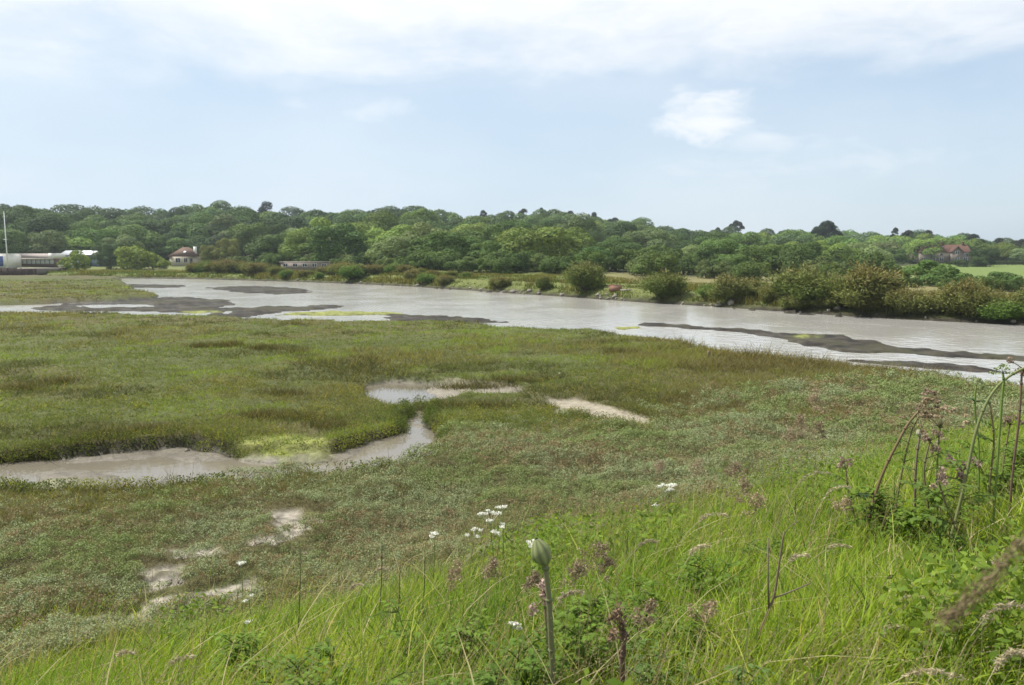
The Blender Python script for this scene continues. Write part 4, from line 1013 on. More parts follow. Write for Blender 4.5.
def hedge():
    Y = 246; x0 = px_x(950, Y); x1 = px_x(1075, Y)
    n = 9000; x = x0 + rng.random(n) * (x1 - x0); y = Y + rng.random(n) * 1.4
    p = place(x, y); hh = 1.3 * rng.random(n) ** .6
    m = MB(); m.cards(np.stack([x, y, p['z'] + hh], 1), rng.normal(size=(n, 3)), .14, np.array([.055, .08, .028]) * jit(n, .4))
    tag(m.build('hedge', LEAF), 'clipped dark hedge along the top of the meadow', 'hedge')
hedge()

# ------------------------------------------------------------------ plants on the near bank
def path_px(pts, Y):
    return [at(p[0], p[1], p[2] if len(p) > 2 else Y) for p in pts]
def down(P, off=(0, 0)):
    """continue a stem from its lowest seen point to the soil"""
    b = P[0] + np.array([off[0], off[1], 0]); z = gz(b[0], b[1])
    return [np.array([b[0], b[1], z - .03])] + P
def smooth_path(P, k=4):
    P = np.array(P); n = len(P)
    if n < 3: return P
    Q = []
    for i in range(n - 1):
        p0, p1, p2, p3 = P[max(i - 1, 0)], P[i], P[i + 1], P[min(i + 2, n - 1)]
        for t in np.arange(k) / k:
            Q.append(.5 * (2 * p1 + (p2 - p0) * t + (2 * p0 - 5 * p1 + 4 * p2 - p3) * t ** 2 + (3 * p1 - p0 - 3 * p2 + p3) * t ** 3))
    Q.append(P[-1]); return np.array(Q)
def leaf_blade(m, base, direction, L, W, tint, lobes=3, droop=.4):
    """a toothed leaf with a folded midrib"""
    d = np.array(direction, float); d /= np.linalg.norm(d); side = np.cross(d, (0, 0, 1)); side /= np.linalg.norm(side) + 1e-9; upv = np.cross(side, d)
    n = 2 * lobes + 3; Lf = []; Md = []; Rt = []
    for i in range(n):
        q = i / (n - 1); wv = W * math.sin(math.pi * min(1, q * .92 + .06)) ** .8 * (1 if i % 2 == 0 else .62)
        c = base + d * L * q - np.array([0, 0, 1]) * droop * L * q * q
        Md.append(c); Lf.append(c - side * wv + upv * wv * .25); Rt.append(c + side * wv + upv * wv * .25)
    V = Lf + Md + Rt
    Fs = [(i, n + i, n + i + 1, i + 1) for i in range(n - 1)] + [(n + i, 2 * n + i, 2 * n + i + 1, n + i + 1) for i in range(n - 1)]
    m.add(V, Fs, tint)
def compound_leaf(m, base, direction, L, tint, pairs=3, w=.22):
    d = np.array(direction, float); d /= np.linalg.norm(d); side = np.cross(d, (0, 0, 1)); side /= np.linalg.norm(side) + 1e-9
    tip = base + d * L - np.array([0, 0, .15 * L]); m.tube([base, base + d * L * .5 + np.array([0, 0, .03 * L]), tip], [.003, .0025, .0015], 4, np.array(tint) * .8)
    leaf_blade(m, tip - d * L * .1, d, L * .42, L * w * .5, tint)
    for i in range(pairs):
        q = .35 + .5 * i / pairs; c = base + d * L * q
        for s in (-1, 1): leaf_blade(m, c, d * .55 + side * s, L * .38 * (1.1 - q * .4), L * w * .45, np.array(tint) * random.uniform(.8, 1.15))
def blob_cluster(m, c, rad, n, size, tint, squash=1.0, axis=None):
    d = rng.normal(size=(n, 3)); d /= np.linalg.norm(d, axis=1)[:, None]
    pos = np.array(c) + d * rad * (rng.random((n, 1)) ** .5) * np.array([1, 1, squash])
    m.cards(pos, rng.normal(size=(n, 3)) + d * .5, size * (.6 + .8 * rng.random(n)), np.array(tint) * jit(n, .5), 1.1)

G1 = (.12, .19, .04); G2 = (.13, .19, .045); PURP = (.22, .16, .11); BRN = (.10, .065, .05)
def umbel_stem(label, name, cat, pts, Y, r0, r1, tint0, tint1, off=(0, 0), head=None, leaves=(), group=None):
    P = smooth_path(down(path_px(pts, Y), off))
    t = thing(name, label, cat, tuple(P[0]), 0, group); O = P[0]
    m = MB(); m.tube(P - O, np.linspace(r0, r1, len(P)), 8, tint0, tint1)
    for q in (.35, .62, .85):
        i = int(q * (len(P) - 1)); m.tube([P[i] - O - np.array([0, 0, .008]), P[i] - O, P[i] - O + np.array([0, 0, .008])], [r0 * .8, r0 * 1.25, r0 * .8], 8, np.array(tint0) * .9)
    m.build('stem', STEM, t, True)
    if head: head(t, P[-1] - O, P[-1] - P[-3])
    for lp in leaves:
        (lx, ly), dr, L, tint = lp; b = at(lx, ly, Y) - O
        m = MB(); compound_leaf(m, b, dr, L, tint); m.build('leaf', BLADE, t)
    return t
def bud_head(R_=.042, H_=.11, tint=(.21, .24, .105)):
    def f(t, c, d):
        m = MB(); V = []; nu, nv = 14, 9; d = np.array([-.35, 0, 1.]); d /= np.linalg.norm(d); u = np.cross(d, (0, 1, 0)); u /= np.linalg.norm(u); w = np.cross(d, u)
        for j in range(nv + 1):
            q = j / nv; rr = R_ * math.sin(math.pi * (q * .93 + .035)) ** .7 * (1.05 - .35 * q)
            for i in range(nu):
                a = 2 * math.pi * i / nu; k = rr * (1 + .06 * math.cos(7 * a)); V.append(c + d * H_ * (q - .08) + u * k * math.cos(a) + w * k * math.sin(a))
        T = np.array([np.array(tint) * (1 + .35 * math.cos(7 * 2 * math.pi * i / nu)) * (1 - .3 * (j / nv)) for j in range(nv + 1) for i in range(nu)])
        m.add(V, [(j * nu + i, j * nu + (i + 1) % nu, (j + 1) * nu + (i + 1) % nu, (j + 1) * nu + i) for j in range(nv) for i in range(nu)], T); m.build('bud', STEM, t, True)
    return f
def small_bud(R_=.018, tint=(.26, .28, .16)):
    return bud_head(R_, R_ * 2.6, tint)
def umbel_head(rays=12, L=.10, tint=(.32, .24, .19), dot=.007, per=16, spread=1.0, rad=.018):
    def f(t, c, d):
        d = np.array(d, float); d /= np.linalg.norm(d) + 1e-9
        m = MB()
        for i in range(rays):
            v = rng.normal(size=3) * .55 * spread + d; v /= np.linalg.norm(v); e = c + v * L * (.7 + .5 * random.random())
            m.tube([c, (c + e) / 2 + np.array([0, 0, .004]), e], [.0016, .0013, .001], 4, np.array(tint) * .7)
            h = MB(); blob_cluster(h, e, rad * 1.25, per, dot, tint, .4); h.build('umbellet', PETAL, t)
        m.build('rays', STEM, t)
    return f
def withered(n=5, L=.07, tint=PURP):
    def f(t, c, d):
        h = MB()
        for i in range(n):
            e = c + np.array([random.uniform(-1, 1) * L * .8, random.uniform(-1, 1) * L * .6, random.uniform(-.7, .9) * L]); blob_cluster(h, e, .022, 40, .008, tint, 1.2)
            h.tube([c, e], [.003, .0015], 4, np.array(tint) * .6)
        h.build('withered_head', PETAL, t)
    return f

umbel_stem('pale green hogweed bud on a thick stem at the bottom of the bank', 'hogweed', 'plant', [(553, 684), (551, 640), (549, 600), (546, 572), (545, 563)], 2.75, .0125, .0095, (.13, .15, .07), (.17, .17, .09), head=bud_head(.041, .105))
umbel_stem('brown hogweed stem topped by a withered purplish head', 'hogweed', 'plant', [(622, 684), (623, 650), (625, 632)], 2.6, .0105, .009, BRN, BRN, head=withered(7, .07, (.19, .13, .085)))
umbel_stem('green stem with torn pinkish bracts just behind the hogweed bud', 'hogweed', 'plant', [(549, 660), (546, 620), (545, 598)], 2.95, .008, .006, G1, PURP, off=(.03, .1), head=withered(6, .07, (.36, .26, .22)))
umbel_stem('leaning purple brown stem with dry umbel right of centre', 'alexanders', 'plant', [(862, 560), (868, 525), (876, 492), (886, 466), (897, 444), (908, 424), (918, 412)], 5.2, .0115, .008, (.13, .08, .05), (.15, .12, .06),
           head=umbel_head(14, .11, (.27, .21, .13), .011, 28, 1.5), leaves=[((873, 494), (-1, -.2, .1), .14, (.045, .08, .03)), ((890, 456), (.7, -.2, .35), .12, G1), ((872, 505), (-.5, -.6, -.2), .12, (.05, .09, .03))])
umbel_stem('straight stem with cream bud beside the leaning purple stem', 'alexanders', 'plant', [(915, 545), (915, 490), (917, 455), (920, 436)], 5.3, .0095, .007, (.12, .09, .06), (.18, .15, .11), head=small_bud(.021, (.42, .40, .28)), leaves=[((916, 500), (.8, -.3, .5), .18, G1), ((915, 470), (-.8, -.2, .3), .15, G1)])
umbel_stem('thin green stem carrying a pinkish dry umbel', 'alexanders', 'plant', [(934, 545), (936, 490), (938, 450), (940, 428)], 5.4, .0075, .005, (.10, .13, .05), (.14, .15, .07), head=umbel_head(18, .15, (.36, .285, .185), .011, 22, 1.2), leaves=[((937, 470), (.8, 0, .5), .16, G1)])
umbel_stem('tall curved green stem arching out at the right edge', 'alexanders', 'plant', [(945, 560), (957, 515), (966, 478), (975, 435), (986, 404), (1000, 384), (1018, 371), (1040, 362)], 4.6, .0105, .007, (.13, .15, .06), (.17, .19, .08),
           leaves=[((962, 500), (.9, -.2, .3), .20, G1), ((968, 470), (-.9, -.1, .5), .17, G2)])
umbel_stem('green budding shoot beside the tall curved stem', 'alexanders', 'plant', [(978, 520), (979, 450), (975, 410), (976, 386)], 5.0, .007, .005, G1, G2, head=umbel_head(9, .045, (.28, .32, .16), .007, 14, 1.2, .014), leaves=[((975, 402), (-.6, -.4, .4), .09, (.06, .12, .04)), ((975, 402), (.8, -.4, .2), .09, (.06, .12, .04))])
umbel_stem('brown stem with dry head at the right edge of the frame', 'alexanders', 'plant', [(1012, 480), (1019, 420), (1021, 390), (1022, 368)], 4.8, .008, .006, BRN, (.18, .12, .08), head=withered(6, .07, (.26, .19, .14)))
umbel_stem('short budding shoot topping the tall curved stem', 'alexanders', 'plant', [(1002, 400), (1004, 385), (1003, 374)], 4.55, .007, .006, G2, G2, head=umbel_head(8, .05, (.26, .31, .15), .007, 16, 1.0, .018))
umbel_stem('dark stem with dock like fruits low at right', 'alexanders', 'plant', [(960, 545), (960, 500), (963, 470)], 5.0, .008, .006, (.11, .12, .05), (.14, .10, .08), head=withered(9, .12, (.27, .19, .165)), leaves=[((960, 500), (.7, -.5, .2), .16, G1), ((960, 480), (-.7, -.5, .3), .14, G1)])

for k, (pts, Y, hd, lab) in enumerate((
    ([(893, 545), (897, 500), (904, 462), (912, 430), (925, 405)], 5.5, umbel_head(12, .10, (.30, .225, .165), .010, 24, 1.4), 'slender stem with dry umbel just behind the cream bud stem'),
    ([(930, 548), (928, 505), (924, 470), (930, 441)], 5.0, withered(7, .08, (.30, .22, .17)), 'short stem with withered head between bud stem and curved stem'),
    ([(985, 540), (990, 480), (994, 440), (990, 405)], 5.2, umbel_head(10, .07, (.27, .31, .15), .008, 18, 1.2, .016), 'green umbel stem right of the tall curved stem'),
    ([(1005, 530), (1003, 470), (1010, 425)], 5.6, withered(6, .08, (.26, .20, .14)), 'brown topped stem near the right edge'),
    ([(862, 540), (850, 500), (846, 470)], 5.6, umbel_head(9, .08, (.30, .225, .17), .010, 20, 1.4), 'small dry umbel left of the leaning purple stem'),
    ([(970, 560), (948, 510), (938, 480)], 4.4, withered(6, .06, (.33, .25, .19)), 'leaning withered shoot at the foot of the curved stem'))):
    lv = []
    for j in range(5):
        a = pts[0][0] + (pts[-1][0] - pts[0][0]) * (.25 + .15 * j); q = .2 + .15 * j; i0 = min(int(q * (len(pts) - 1)), len(pts) - 2); f0 = q * (len(pts) - 1) - i0
        lv.append(((pts[i0][0] * (1 - f0) + pts[i0 + 1][0] * f0, pts[i0][1] * (1 - f0) + pts[i0 + 1][1] * f0), (random.choice([-1, 1]) * random.uniform(.5, 1), random.uniform(-.6, .3), random.uniform(.1, .6)), random.uniform(.14, .24), random.choice([G1, G2])))
    umbel_stem(lab, 'alexanders', 'plant', pts, Y, .008, .0055, (.12, .12, .05), (.16, .14, .07), head=hd, leaves=lv)

def dead_stem():
    P = smooth_path(down(path_px([(738, 690), (752, 655), (764, 622), (774, 596), (779, 565), (784, 532)], 3.1)))
    t = thing('dead_stalk', 'forked bare brown dead stalk rising from the grass', 'plant', tuple(P[0])); O = P[0]
    m = MB(); m.tube(P - O, np.linspace(.009, .0035, len(P)), 7, (.12, .085, .06), (.16, .12, .085)); m.build('stem', STEM, t, True)
    for pts, r in (([(774, 598), (792, 591), (811, 583)], .004), ([(769, 612), (768, 580), (768, 538)], .0045), ([(784, 534), (790, 526), (800, 520)], .002)):
        m = MB(); m.tube(np.array(path_px(pts, 3.1)) - O, [r, r * .8, r * .5], 6, (.15, .12, .09)); m.build('branch', STEM, t, True)
dead_stem()

# seeding grasses: pinkish panicles and pale arching heads
def seed_grass(px, py, Y, L, tint, label, group, lean=.25, w=.03, n=150, arch=False, dot=.006):
    tip = at(px, py, Y); s = Y / F
    bx = tip[0] - lean * .6; z0 = gz(bx, Y)
    base = np.array([bx, Y + random.uniform(-.1, .1), z0 - .02])
    mid = base * .45 + tip * .55 + np.array([-lean * .18, 0, .10 * (tip[2] - z0)])
    P = smooth_path([base, mid, tip], 6)
    t = thing('seeding_grass', label, 'grass plant', tuple(base), 0, group); O = base
    m = MB(); m.tube(P - O, np.linspace(.0028, .0014, len(P)), 5, (.14, .16, .05), np.array(tint) * .8); m.build('stalk', STEM, t)
    h = MB(); d = P[-1] - P[-3]; d /= np.linalg.norm(d)
    if arch:
        q = np.linspace(0, 1, 14); c = [P[-1] - O + d * L * k + np.array([L * .35 * k * k, 0, -L * .55 * k * k]) for k in q]
        h.tube(c, np.linspace(.0012, .0006, 14), 4, tint)
        c = np.array(c); k = rng.integers(0, 14, n); pos = c[k] + rng.normal(size=(n, 3)) * w * .35
        h.cards(pos, rng.normal(size=(n, 3)), dot * (1 + rng.random(n)), np.array(tint) * jit(n, .5), .35, np.tile(np.array([.6, 0, -.1]), (n, 1)))
    else:
        for j in range(11):
            q = j / 10 + random.uniform(-.05, .05); a = P[-1] - O + d * L * (q - .6); v = np.array([random.gauss(0, 1), random.gauss(0, .8), random.uniform(-.2, .9)])
            e = a + v / np.linalg.norm(v) * w * 1.9 * (1.05 - .8 * q) * random.uniform(.5, 1.2)
            h.tube([a, (a + e) / 2 + np.array([0, 0, .002]), e], [.0012, .001, .0006], 4, np.array(tint) * .7)
            k = n // 11; f = (rng.random((k, 1)) ** .6); pos = a * (1 - f) + e * f + rng.normal(size=(k, 3)) * w * .22
            h.cards(pos, rng.normal(size=(k, 3)), dot * .85 * (.6 + .8 * rng.random(k)), np.array(tint) * jit(k, .7), .7)
    h.build('seed_head', PETAL, t)
PNK = (.33, .255, .165)
pink = [(815, 400, 6.2, .13, 'topmost'), (800, 424, 6.1, .12, 'middle'), (818, 430, 6.3, .12, 'bushiest'), (790, 436, 6.4, .10, 'lowest'), (742, 488, 5.2, .15, 'spreading'), (757, 503, 5.0, .13, 'darkest'), (733, 470, 5.8, .10, 'small'), (600, 552, 4.0, .10, 'upright'),
        (606, 566, 4.0, .07, 'drooping'), (577, 572, 3.7, .08, 'narrow'), (532, 580, 3.6, .10, 'thin'), (492, 568, 4.2, .10, 'broad'), (455, 572, 4.4, .14, 'brownish'), (660, 468, 8.2, .13, 'far'), (645, 612, 2.9, .10, 'nearest'), (706, 610, 3.2, .09, 'rusty'), (698, 466, 7.6, .12, 'wispy'), (845, 505, 5.4, .1, 'faint')]
PW = ['beside the leaning purple stem', 'beside the leaning purple stem', 'beside the leaning purple stem', 'beside the leaning purple stem', 'above the forked dead stalk', 'above the forked dead stalk', 'above the forked dead stalk', 'right of the hogweed bud', 'right of the hogweed bud', 'right of the hogweed bud',
      'left of the hogweed bud', 'below the white flower cluster', 'left of the hogweed bud, farther off', 'where bank grass meets marsh', 'by the withered hogweed stem', 'left of the forked dead stalk', 'where bank grass meets marsh, nearer the stalks', 'left of the leaning purple stem']
for (px, py, Y, L, ad), wh in zip(pink, PW):
    seed_grass(px, py, Y, L, np.array(PNK) * random.uniform(.7, 1.1), '%s pinkish seed head %s' % (ad, wh), 'pinkish seeding grasses on the bank', random.uniform(.05, .25), .042 * Y / 5 + .014, 620, False, .0055 + Y * .0006)
STR = (.42, .36, .24)
for px, py, Y, L, lab in ((895, 602, 3.3, .13, 'pale straw head arching over grass below the leaning stem'), (880, 632, 3.0, .12, 'pale straw head low at lower right'), (800, 482, 5.3, .22, 'long pale straw head left of the leaning stem'), (825, 497, 5.0, .2, 'pale straw head drooping under the leaning stem'), (828, 548, 4.2, .1, 'small curved straw head above the dead stalk fork'),
        (985, 618, 2.6, .16, 'large pale straw head at the lower right'), (975, 570, 3.6, .14, 'straw head in front of the leafy stems at right'), (905, 676, 2.5, .15, 'pale brownish head at the bottom edge'), (995, 668, 2.3, .14, 'grey brown head in the lower right corner'), (690, 555, 4.0, .13, 'thin bleached blade head above the leafy clump'), (790, 560, 3.9, .1, 'bleached head right of the dead stalk'),
        (640, 545, 4.3, .1, 'straw head behind the leafy clump'), (375, 572, 5.0, .09, 'pale tuft head left of centre at the grass edge'), (350, 590, 4.6, .09, 'short pale head in the left grass'), (170, 665, 3.4, .11, 'brownish head in the lower left grass'), (118, 655, 3.6, .09, 'thin straw head near the lower left corner'), (935, 445, 6.0, .14, 'straw head beyond the cream bud'),
        (700, 520, 4.8, .16, 'bleached head between dark grass heads'), (560, 600, 3.0, .10, 'pale torn head just right of the hogweed stem')):
    seed_grass(px, py, Y, L, np.array(STR) * random.uniform(.8, 1.15), lab, 'pale arching seed heads on the bank', random.uniform(.1, .35), .016, 130, True, .0075)
def near_head():
    P = smooth_path([at(1085, 760, .95), at(1075, 560, .95), at(1035, 535, .93), at(985, 585, .9), at(945, 622, .88)], 6)
    b0 = P[0]; g0 = np.array([b0[0], b0[1], gz(b0[0], b0[1]) - .02]); P = np.concatenate([[g0], P]); n = len(P)
    t = thing('seeding_grass', 'close brown furry seed head slanting in from the right edge', 'grass plant', tuple(g0))
    m = MB(); m.tube(P - g0, np.linspace(.0025, .001, n), 6, (.16, .14, .07)); m.build('stalk', STEM, t)
    h = MB(); k = rng.integers(n - 13, n, 900); pos = P[k] - g0 + rng.normal(size=(900, 3)) * .006
    h.cards(pos, rng.normal(size=(900, 3)), .0035 * (.7 + rng.random(900)), np.array((.19, .145, .08)) * jit(900, .5), .35, np.tile(np.array([-.6, 0, -.5]), (900, 1))); h.build('seed_head', PETAL, t)
near_head()

# white umbels
def white_flower(px, py, Y, rays, label, L=.09, rad=.016, tall=None):
    c = at(px, py, Y); z0 = gz(c[0], Y)
    base = np.array([c[0] + random.uniform(-.06, .06), Y, z0 - .02]); P = smooth_path([base, (base + c) / 2 + np.array([random.uniform(-.03, .03), 0, 0]), c - np.array([0, 0, L * .6])], 4)
    t = thing('white_umbellifer', label, 'flower', tuple(base), 0, 'white umbel flowers on the bank'); O = base
    m = MB(); m.tube(P - O, np.linspace(.005, .003, len(P)), 6, G1, G2); m.build('stem', STEM, t)
    umbel_head(rays, L, (.72, .72, .64), .0045 + Y * .00045, 42, 1.1, rad)(t, P[-1] - O, np.array([0, 0, 1.]))
for px, py, Y, n, lab, L, rad in ((490, 517, 6.2, 9, 'largest cluster of white umbels left of the hogweed bud', .12, .022), (500, 531, 6.1, 6, 'white umbels just below the largest cluster', .1, .02), (503, 508, 6.4, 4, 'single white umbel at the top right of the cluster', .05, .022),
        (435, 534, 6.3, 3, 'white umbel alone left of the cluster', .04, .022), (664, 487, 7.0, 7, 'white umbels where bank grass meets marsh', .1, .022), (672, 485, 7.2, 3, 'small white umbel beside the marsh edge umbels', .05, .02), (655, 506, 6.6, 3, 'single white umbel below the marsh edge umbels', .04, .022), (513, 626, 3.4, 4, 'tiny white umbel in the grass left of the hogweed stem', .03, .01),
        (241, 565, 7.4, 3, 'white umbel alone at the left near the bare patch', .05, .024), (250, 622, 5.6, 3, 'white umbel low at the left in the grass edge', .04, .02), (249, 597, 6.2, 2, 'white umbel midway between the left pair', .04, .018), (474, 532, 6.6, 6, 'cream faded umbel left of the largest cluster', .1, .02), (532, 546, 5.2, 5, 'pale umbel directly behind the hogweed bud', .06, .016)):
    white_flower(px, py, Y, n, lab, L, rad)

# leafy plants
def leafy_meshes(seed, H, ns, L, tint, pairs=3):
    random.seed(seed); st = MB(); lf = MB()
    for i in range(ns):
        a = random.random() * 6.28; r = random.uniform(.02, .16); hh = H * random.uniform(.65, 1)
        P = smooth_path([np.array([r * .4 * math.cos(a), r * .4 * math.sin(a), -.03]), np.array([r * .8 * math.cos(a), r * .8 * math.sin(a), hh * .5]), np.array([r * 1.5 * math.cos(a), r * 1.5 * math.sin(a), hh])], 4)
        st.tube(P, np.linspace(.006, .0025, len(P)), 5, np.array(tint) * .9)
        for q in np.linspace(.25, 1, 7):
            c = P[int(q * (len(P) - 1))]
            for s in range(2):
                b = random.random() * 6.28; tt = np.array(tint) * random.uniform(.65, 1.25)
                compound_leaf(lf, c, (math.cos(b), math.sin(b), random.uniform(.1, .8)), L * (1.15 - .5 * q) * random.uniform(.8, 1.2), tt, pairs)
    return st.mesh('stems'), lf.mesh('leaves')
LEAFY = [leafy_meshes(301, .5, 5, .17, (.14, .225, .034)), leafy_meshes(302, .42, 6, .15, (.15, .24, .036), 2), leafy_meshes(303, .55, 4, .16, (.13, .205, .055)), leafy_meshes(304, .36, 5, .15, (.12, .205, .034), 2)]
random.seed(77)
for px, py, Y, v, lab in ((590, 590, 3.1, 0, 'dark leafy clump right behind the hogweed bud stem'), (640, 572, 3.6, 0, 'dark leafy clump behind the withered hogweed stem'), (665, 650, 2.7, 2, 'feathery grey green leaves at the bottom right of centre'), (700, 545, 4.0, 0, 'leafy clump left of the forked dead stalk'), (435, 605, 3.4, 1, 'broad leaved plant left of the hogweed stem'),
        (258, 622, 3.6, 1, 'broad leaved plant in the lower left grass'), (318, 632, 3.2, 3, 'small leafy plant left of bottom centre'), (345, 648, 2.9, 1, 'bright broad leaf at the bottom left of centre'), (530, 640, 2.8, 3, 'low leafy plant at the foot of the hogweed stem'), (575, 655, 2.6, 2, 'leafy shoots right of the hogweed stem foot'), (905, 470, 5.2, 1, 'bright leafy plant at the base of the cream bud stem'),
        (945, 478, 4.9, 0, 'dark leafy plant at the base of the tall curved stem'), (888, 488, 5.0, 1, 'leafy plant at the foot of the leaning purple stem'), (980, 446, 5.6, 1, 'leafy plant behind the tall curved stem'), (1010, 430, 5.6, 1, 'leafy plant at the right edge of the bank'), (720, 660, 2.6, 2, 'leafy shoots left of the dead stalk foot'), (480, 660, 2.7, 3, 'low dark leaves at bottom centre'), (760, 525, 4.8, 3, 'small dark plant above the dead stalk'), (955, 520, 4.3, 3, 'dark leaves in front of the curved stem foot'), (690, 605, 3.2, 0, 'dark leafy clump between withered stem and dead stalk')):
    tip = at(px, py + 14, Y); z0 = gz(tip[0], Y); H0 = (.5, .42, .55, .36)[v]
    t = thing('leafy_plant', lab, 'plant', (tip[0], Y, z0), random.random() * 6.28, 'leafy plants among the bank grass'); s = min(max((tip[2] - z0) / H0, .7), 1.9); t.scale = (min(s, 1.25), min(s, 1.25), s)
    link('stems', LEAFY[v][0], STEM, t); link('leaves', LEAFY[v][1], BLADE, t)
# thin dark stalks standing out of the grass
for px, py, Y, lab in ((400, 565, 4.2, 'thin dark stalk in the left grass, taller of a pair'), (382, 540, 5.0, 'thin dark stalk behind the taller one'), (300, 548, 5.0, 'thin dark stalk above the lower left leaves'), (425, 556, 4.6, 'thin dark bare stalk left of the cluster of umbels'), (628, 530, 5.2, 'thin dark stalk right of the hogweed bud')):
    c = at(px, py, Y); z0 = gz(c[0] - .05, Y); m = MB(); P = smooth_path([(-.05, 0, -.02), (-.01, 0, (c[2] - z0) * .6), (0, 0, c[2] - z0)], 4)
    m.tube(P, np.linspace(.004, .002, len(P)), 5, (.07, .075, .04)); o = m.build('dry_stalk', STEM); o.location = (c[0], Y, z0); tag(o, lab, 'stalk', 'thin dark stalks in the grass')

# ------------------------------------------------------------------ air
def haze():
    m = MB(); m.box(-900, 900, -60, 900, -1.4, 48)
    mat, nt, N, L = new_mat('hazy_air')
    out = nd(nt, 'ShaderNodeOutputMaterial'); v = nd(nt, 'ShaderNodeVolumePrincipled')
    v.inputs['Color'].default_value = (.80, .90, 1.0, 1); v.inputs['Density'].default_value = .0002; v.inputs['Anisotropy'].default_value = .2
    L.new(v.outputs[0], out.inputs['Volume'])
    tag(m.build('haze', mat), kind='stuff')
haze()

# ------------------------------------------------------------------ sky, sun, camera
SUN_EL, SUN_AZ = R(56), R(-68)
sd = Vector((math.sin(SUN_AZ) * math.cos(SUN_EL), math.cos(SUN_AZ) * math.cos(SUN_EL), math.sin(SUN_EL)))
w = bpy.data.worlds.new('World'); S.world = w; w.use_nodes = True
nt = w.node_tree; nt.nodes.clear(); L = nt.links
out = nd(nt, 'ShaderNodeOutputWorld'); bg = nd(nt, 'ShaderNodeBackground'); bg.inputs['Strength'].default_value = .108
sky = nd(nt, 'ShaderNodeTexSky', sky_type='NISHITA', sun_disc=False); sky.sun_elevation = SUN_EL; sky.sun_rotation = SUN_AZ; sky.air_density = 1.0; sky.dust_density = 1.6; sky.ozone_density = 1.0
tc = nd(nt, 'ShaderNodeTexCoord'); sx = nd(nt, 'ShaderNodeSeparateXYZ'); L.new(tc.outputs['Generated'], sx.inputs[0])
def mth(op, a, b=None, c=None, clamp=False):
    n = nd(nt, 'ShaderNodeMath', operation=op, use_clamp=clamp)
    for i, v in enumerate((a, b, c)):
        if v is None: continue
        if isinstance(v, (int, float)): n.inputs[i].default_value = v
        else: L.new(v, n.inputs[i])
    return n.outputs[0]
az = mth('ARCTAN2', sx.outputs[0], sx.outputs[1]); el = mth('ARCSINE', sx.outputs[2])
azd = mth('MULTIPLY', az, 57.2958); eld = mth('MULTIPLY', el, 57.2958)
cv = nd(nt, 'ShaderNodeCombineXYZ'); L.new(mth('MULTIPLY', azd, .06), cv.inputs[0]); L.new(mth('MULTIPLY', eld, .16), cv.inputs[1])
def noise(scale, detail=6, rough=.55, dist=0., off=0):
    n = nd(nt, 'ShaderNodeTexNoise'); n.inputs['Scale'].default_value = scale; n.inputs['Detail'].default_value = detail; n.inputs['Roughness'].default_value = rough; n.inputs['Distortion'].default_value = dist
    mp = nd(nt, 'ShaderNodeMapping'); mp.inputs['Location'].default_value = (off, off * .7, off * .3); L.new(cv.outputs[0], mp.inputs[0]); L.new(mp.outputs[0], n.inputs['Vector']); return n.outputs['Fac']
def smooth(a, b, v):
    n = nd(nt, 'ShaderNodeMapRange', interpolation_type='SMOOTHSTEP'); n.inputs[1].default_value = a; n.inputs[2].default_value = b
    n.inputs[3].default_value = 0; n.inputs[4].default_value = 1; L.new(v, n.inputs[0]); return n.outputs[0]
n_big = noise(1.1, 7, .58, .3, 3.1); n_mid = noise(3.0, 8, .6, .4, 9.7)
# cloud bank that begins about eleven degrees up
v = mth('ADD', eld, mth('MULTIPLY', mth('SUBTRACT', n_big, .5), 11)); v = mth('ADD', v, mth('MULTIPLY', mth('SUBTRACT', n_mid, .5), 5))
bank = smooth(9.6, 17.5, v)
bank = mth('MULTIPLY', bank, mth('SUBTRACT', 1.0, mth('MULTIPLY', smooth(34, 60, eld), .55)))
def puff(a0, e0, ra, re, k=.6, thr=(.25, .75)):
    da = mth('DIVIDE', mth('SUBTRACT', azd, a0), ra); de = mth('DIVIDE', mth('SUBTRACT', eld, e0), re)
    d = mth('SQRT', mth('ADD', mth('MULTIPLY', da, da), mth('MULTIPLY', de, de)))
    s = mth('SUBTRACT', mth('ADD', 1.0, mth('MULTIPLY', mth('SUBTRACT', n_mid, .5), 2.6)), d)
    return mth('MULTIPLY', smooth(thr[0], thr[1], s), k)
def ang(px, py): return math.degrees(math.atan((px - CX) / F * cp)), math.degrees(math.atan((254 - py) / F))
cl = bank
for px, py, ra, re, k, thr in ((708, 127, 4.4, 2.5, .85, (.0, 1.0)), (676, 104, 2.2, 2.0, .75, (0, 1.05)), (755, 146, 5.5, 1.6, .55, (-.1, 1.25)), (815, 158, 7, 1.3, .32, (-.1, 1.2)), (372, 114, 3.2, 1.2, .5, (-.1, 1.2)), (300, 114, 2.2, 1.0, .45, (-.1, 1.2)), (800, 172, 17, 1.7, .32, (0, 1.0)), (300, 90, 4, 2.2, .3, (0, 1)), (745, 192, 3, .7, .25, (0, 1))):
    a0, e0 = ang(px, py); cl = mth('MAXIMUM', cl, puff(a0, e0, ra, re, k, thr))
veil = mth('MULTIPLY', smooth(.35, .75, noise(.8, 5, .5, .2, 21.0)), .25)
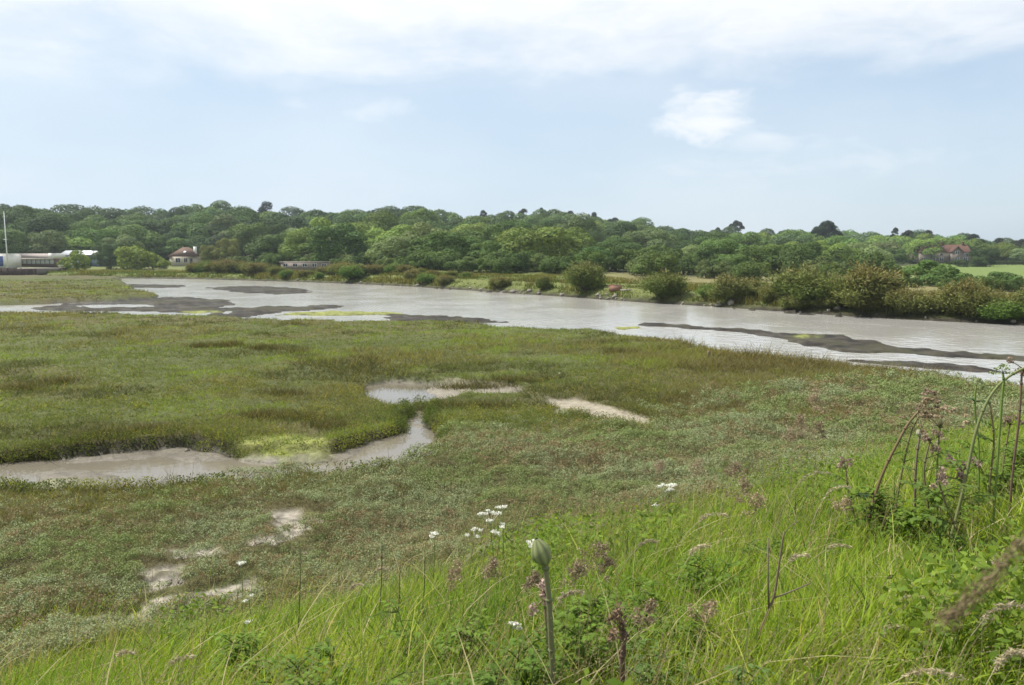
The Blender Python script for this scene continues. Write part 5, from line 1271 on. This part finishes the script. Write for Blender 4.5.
cl = mth('MAXIMUM', cl, veil)
mix = nd(nt, 'ShaderNodeMix', data_type='RGBA'); L.new(mth('MULTIPLY', cl, .93), mix.inputs['Factor']); hz = nd(nt, 'ShaderNodeMix', data_type='RGBA'); L.new(sky.outputs[0], hz.inputs[6]); hz.inputs[7].default_value = (3.65, 4.5, 5.35, 1)
L.new(mth('ADD', mth('SUBTRACT', .78, mth('MULTIPLY', smooth(-40, 45, azd), .3)), mth('MULTIPLY', smooth(14, 0, eld), .18)), hz.inputs['Factor']); L.new(hz.outputs[2], mix.inputs[6]); mix.inputs[7].default_value = (6.2, 6.3, 6.4, 1)
L.new(mix.outputs[2], bg.inputs['Color']); L.new(bg.outputs[0], out.inputs[0])

ld = bpy.data.lights.new('sun', 'SUN'); ld.energy = 5.0; ld.angle = R(.53); ld.color = (1, .955, .88)
lo = bpy.data.objects.new('sun', ld); COL.objects.link(lo); lo.rotation_euler = sd.to_track_quat('Z', 'Y').to_euler()
cam = bpy.data.cameras.new('camera'); co = bpy.data.objects.new('camera', cam); COL.objects.link(co); S.camera = co
cam.sensor_width = 36; cam.lens = F / 1024 * 36; cam.clip_start = .05; cam.clip_end = 6000
co.location = (0, 0, CAMZ); co.rotation_euler = (math.pi / 2 - PITCH, 0, 0)
cam.dof.use_dof = True; cam.dof.focus_distance = 6.5; cam.dof.aperture_fstop = 6.0
S.view_settings.view_transform = 'Standard'; S.view_settings.look = 'None'; S.view_settings.exposure = .65; S.view_settings.gamma = 1
S.render.engine = 'CYCLES'
cy = S.cycles; cy.max_bounces = 6; cy.diffuse_bounces = 3; cy.glossy_bounces = 2; cy.transmission_bounces = 4; cy.transparent_max_bounces = 4; cy.volume_bounces = 0; cy.use_denoising = True; cy.denoiser = 'OPENIMAGEDENOISE'; cy.denoising_input_passes = 'RGB_ALBEDO_NORMAL'; cy.denoising_prefilter = 'ACCURATE'; cy.caustics_reflective = False; cy.caustics_refractive = False; cy.sample_clamp_indirect = 6
S.render.use_persistent_data = False
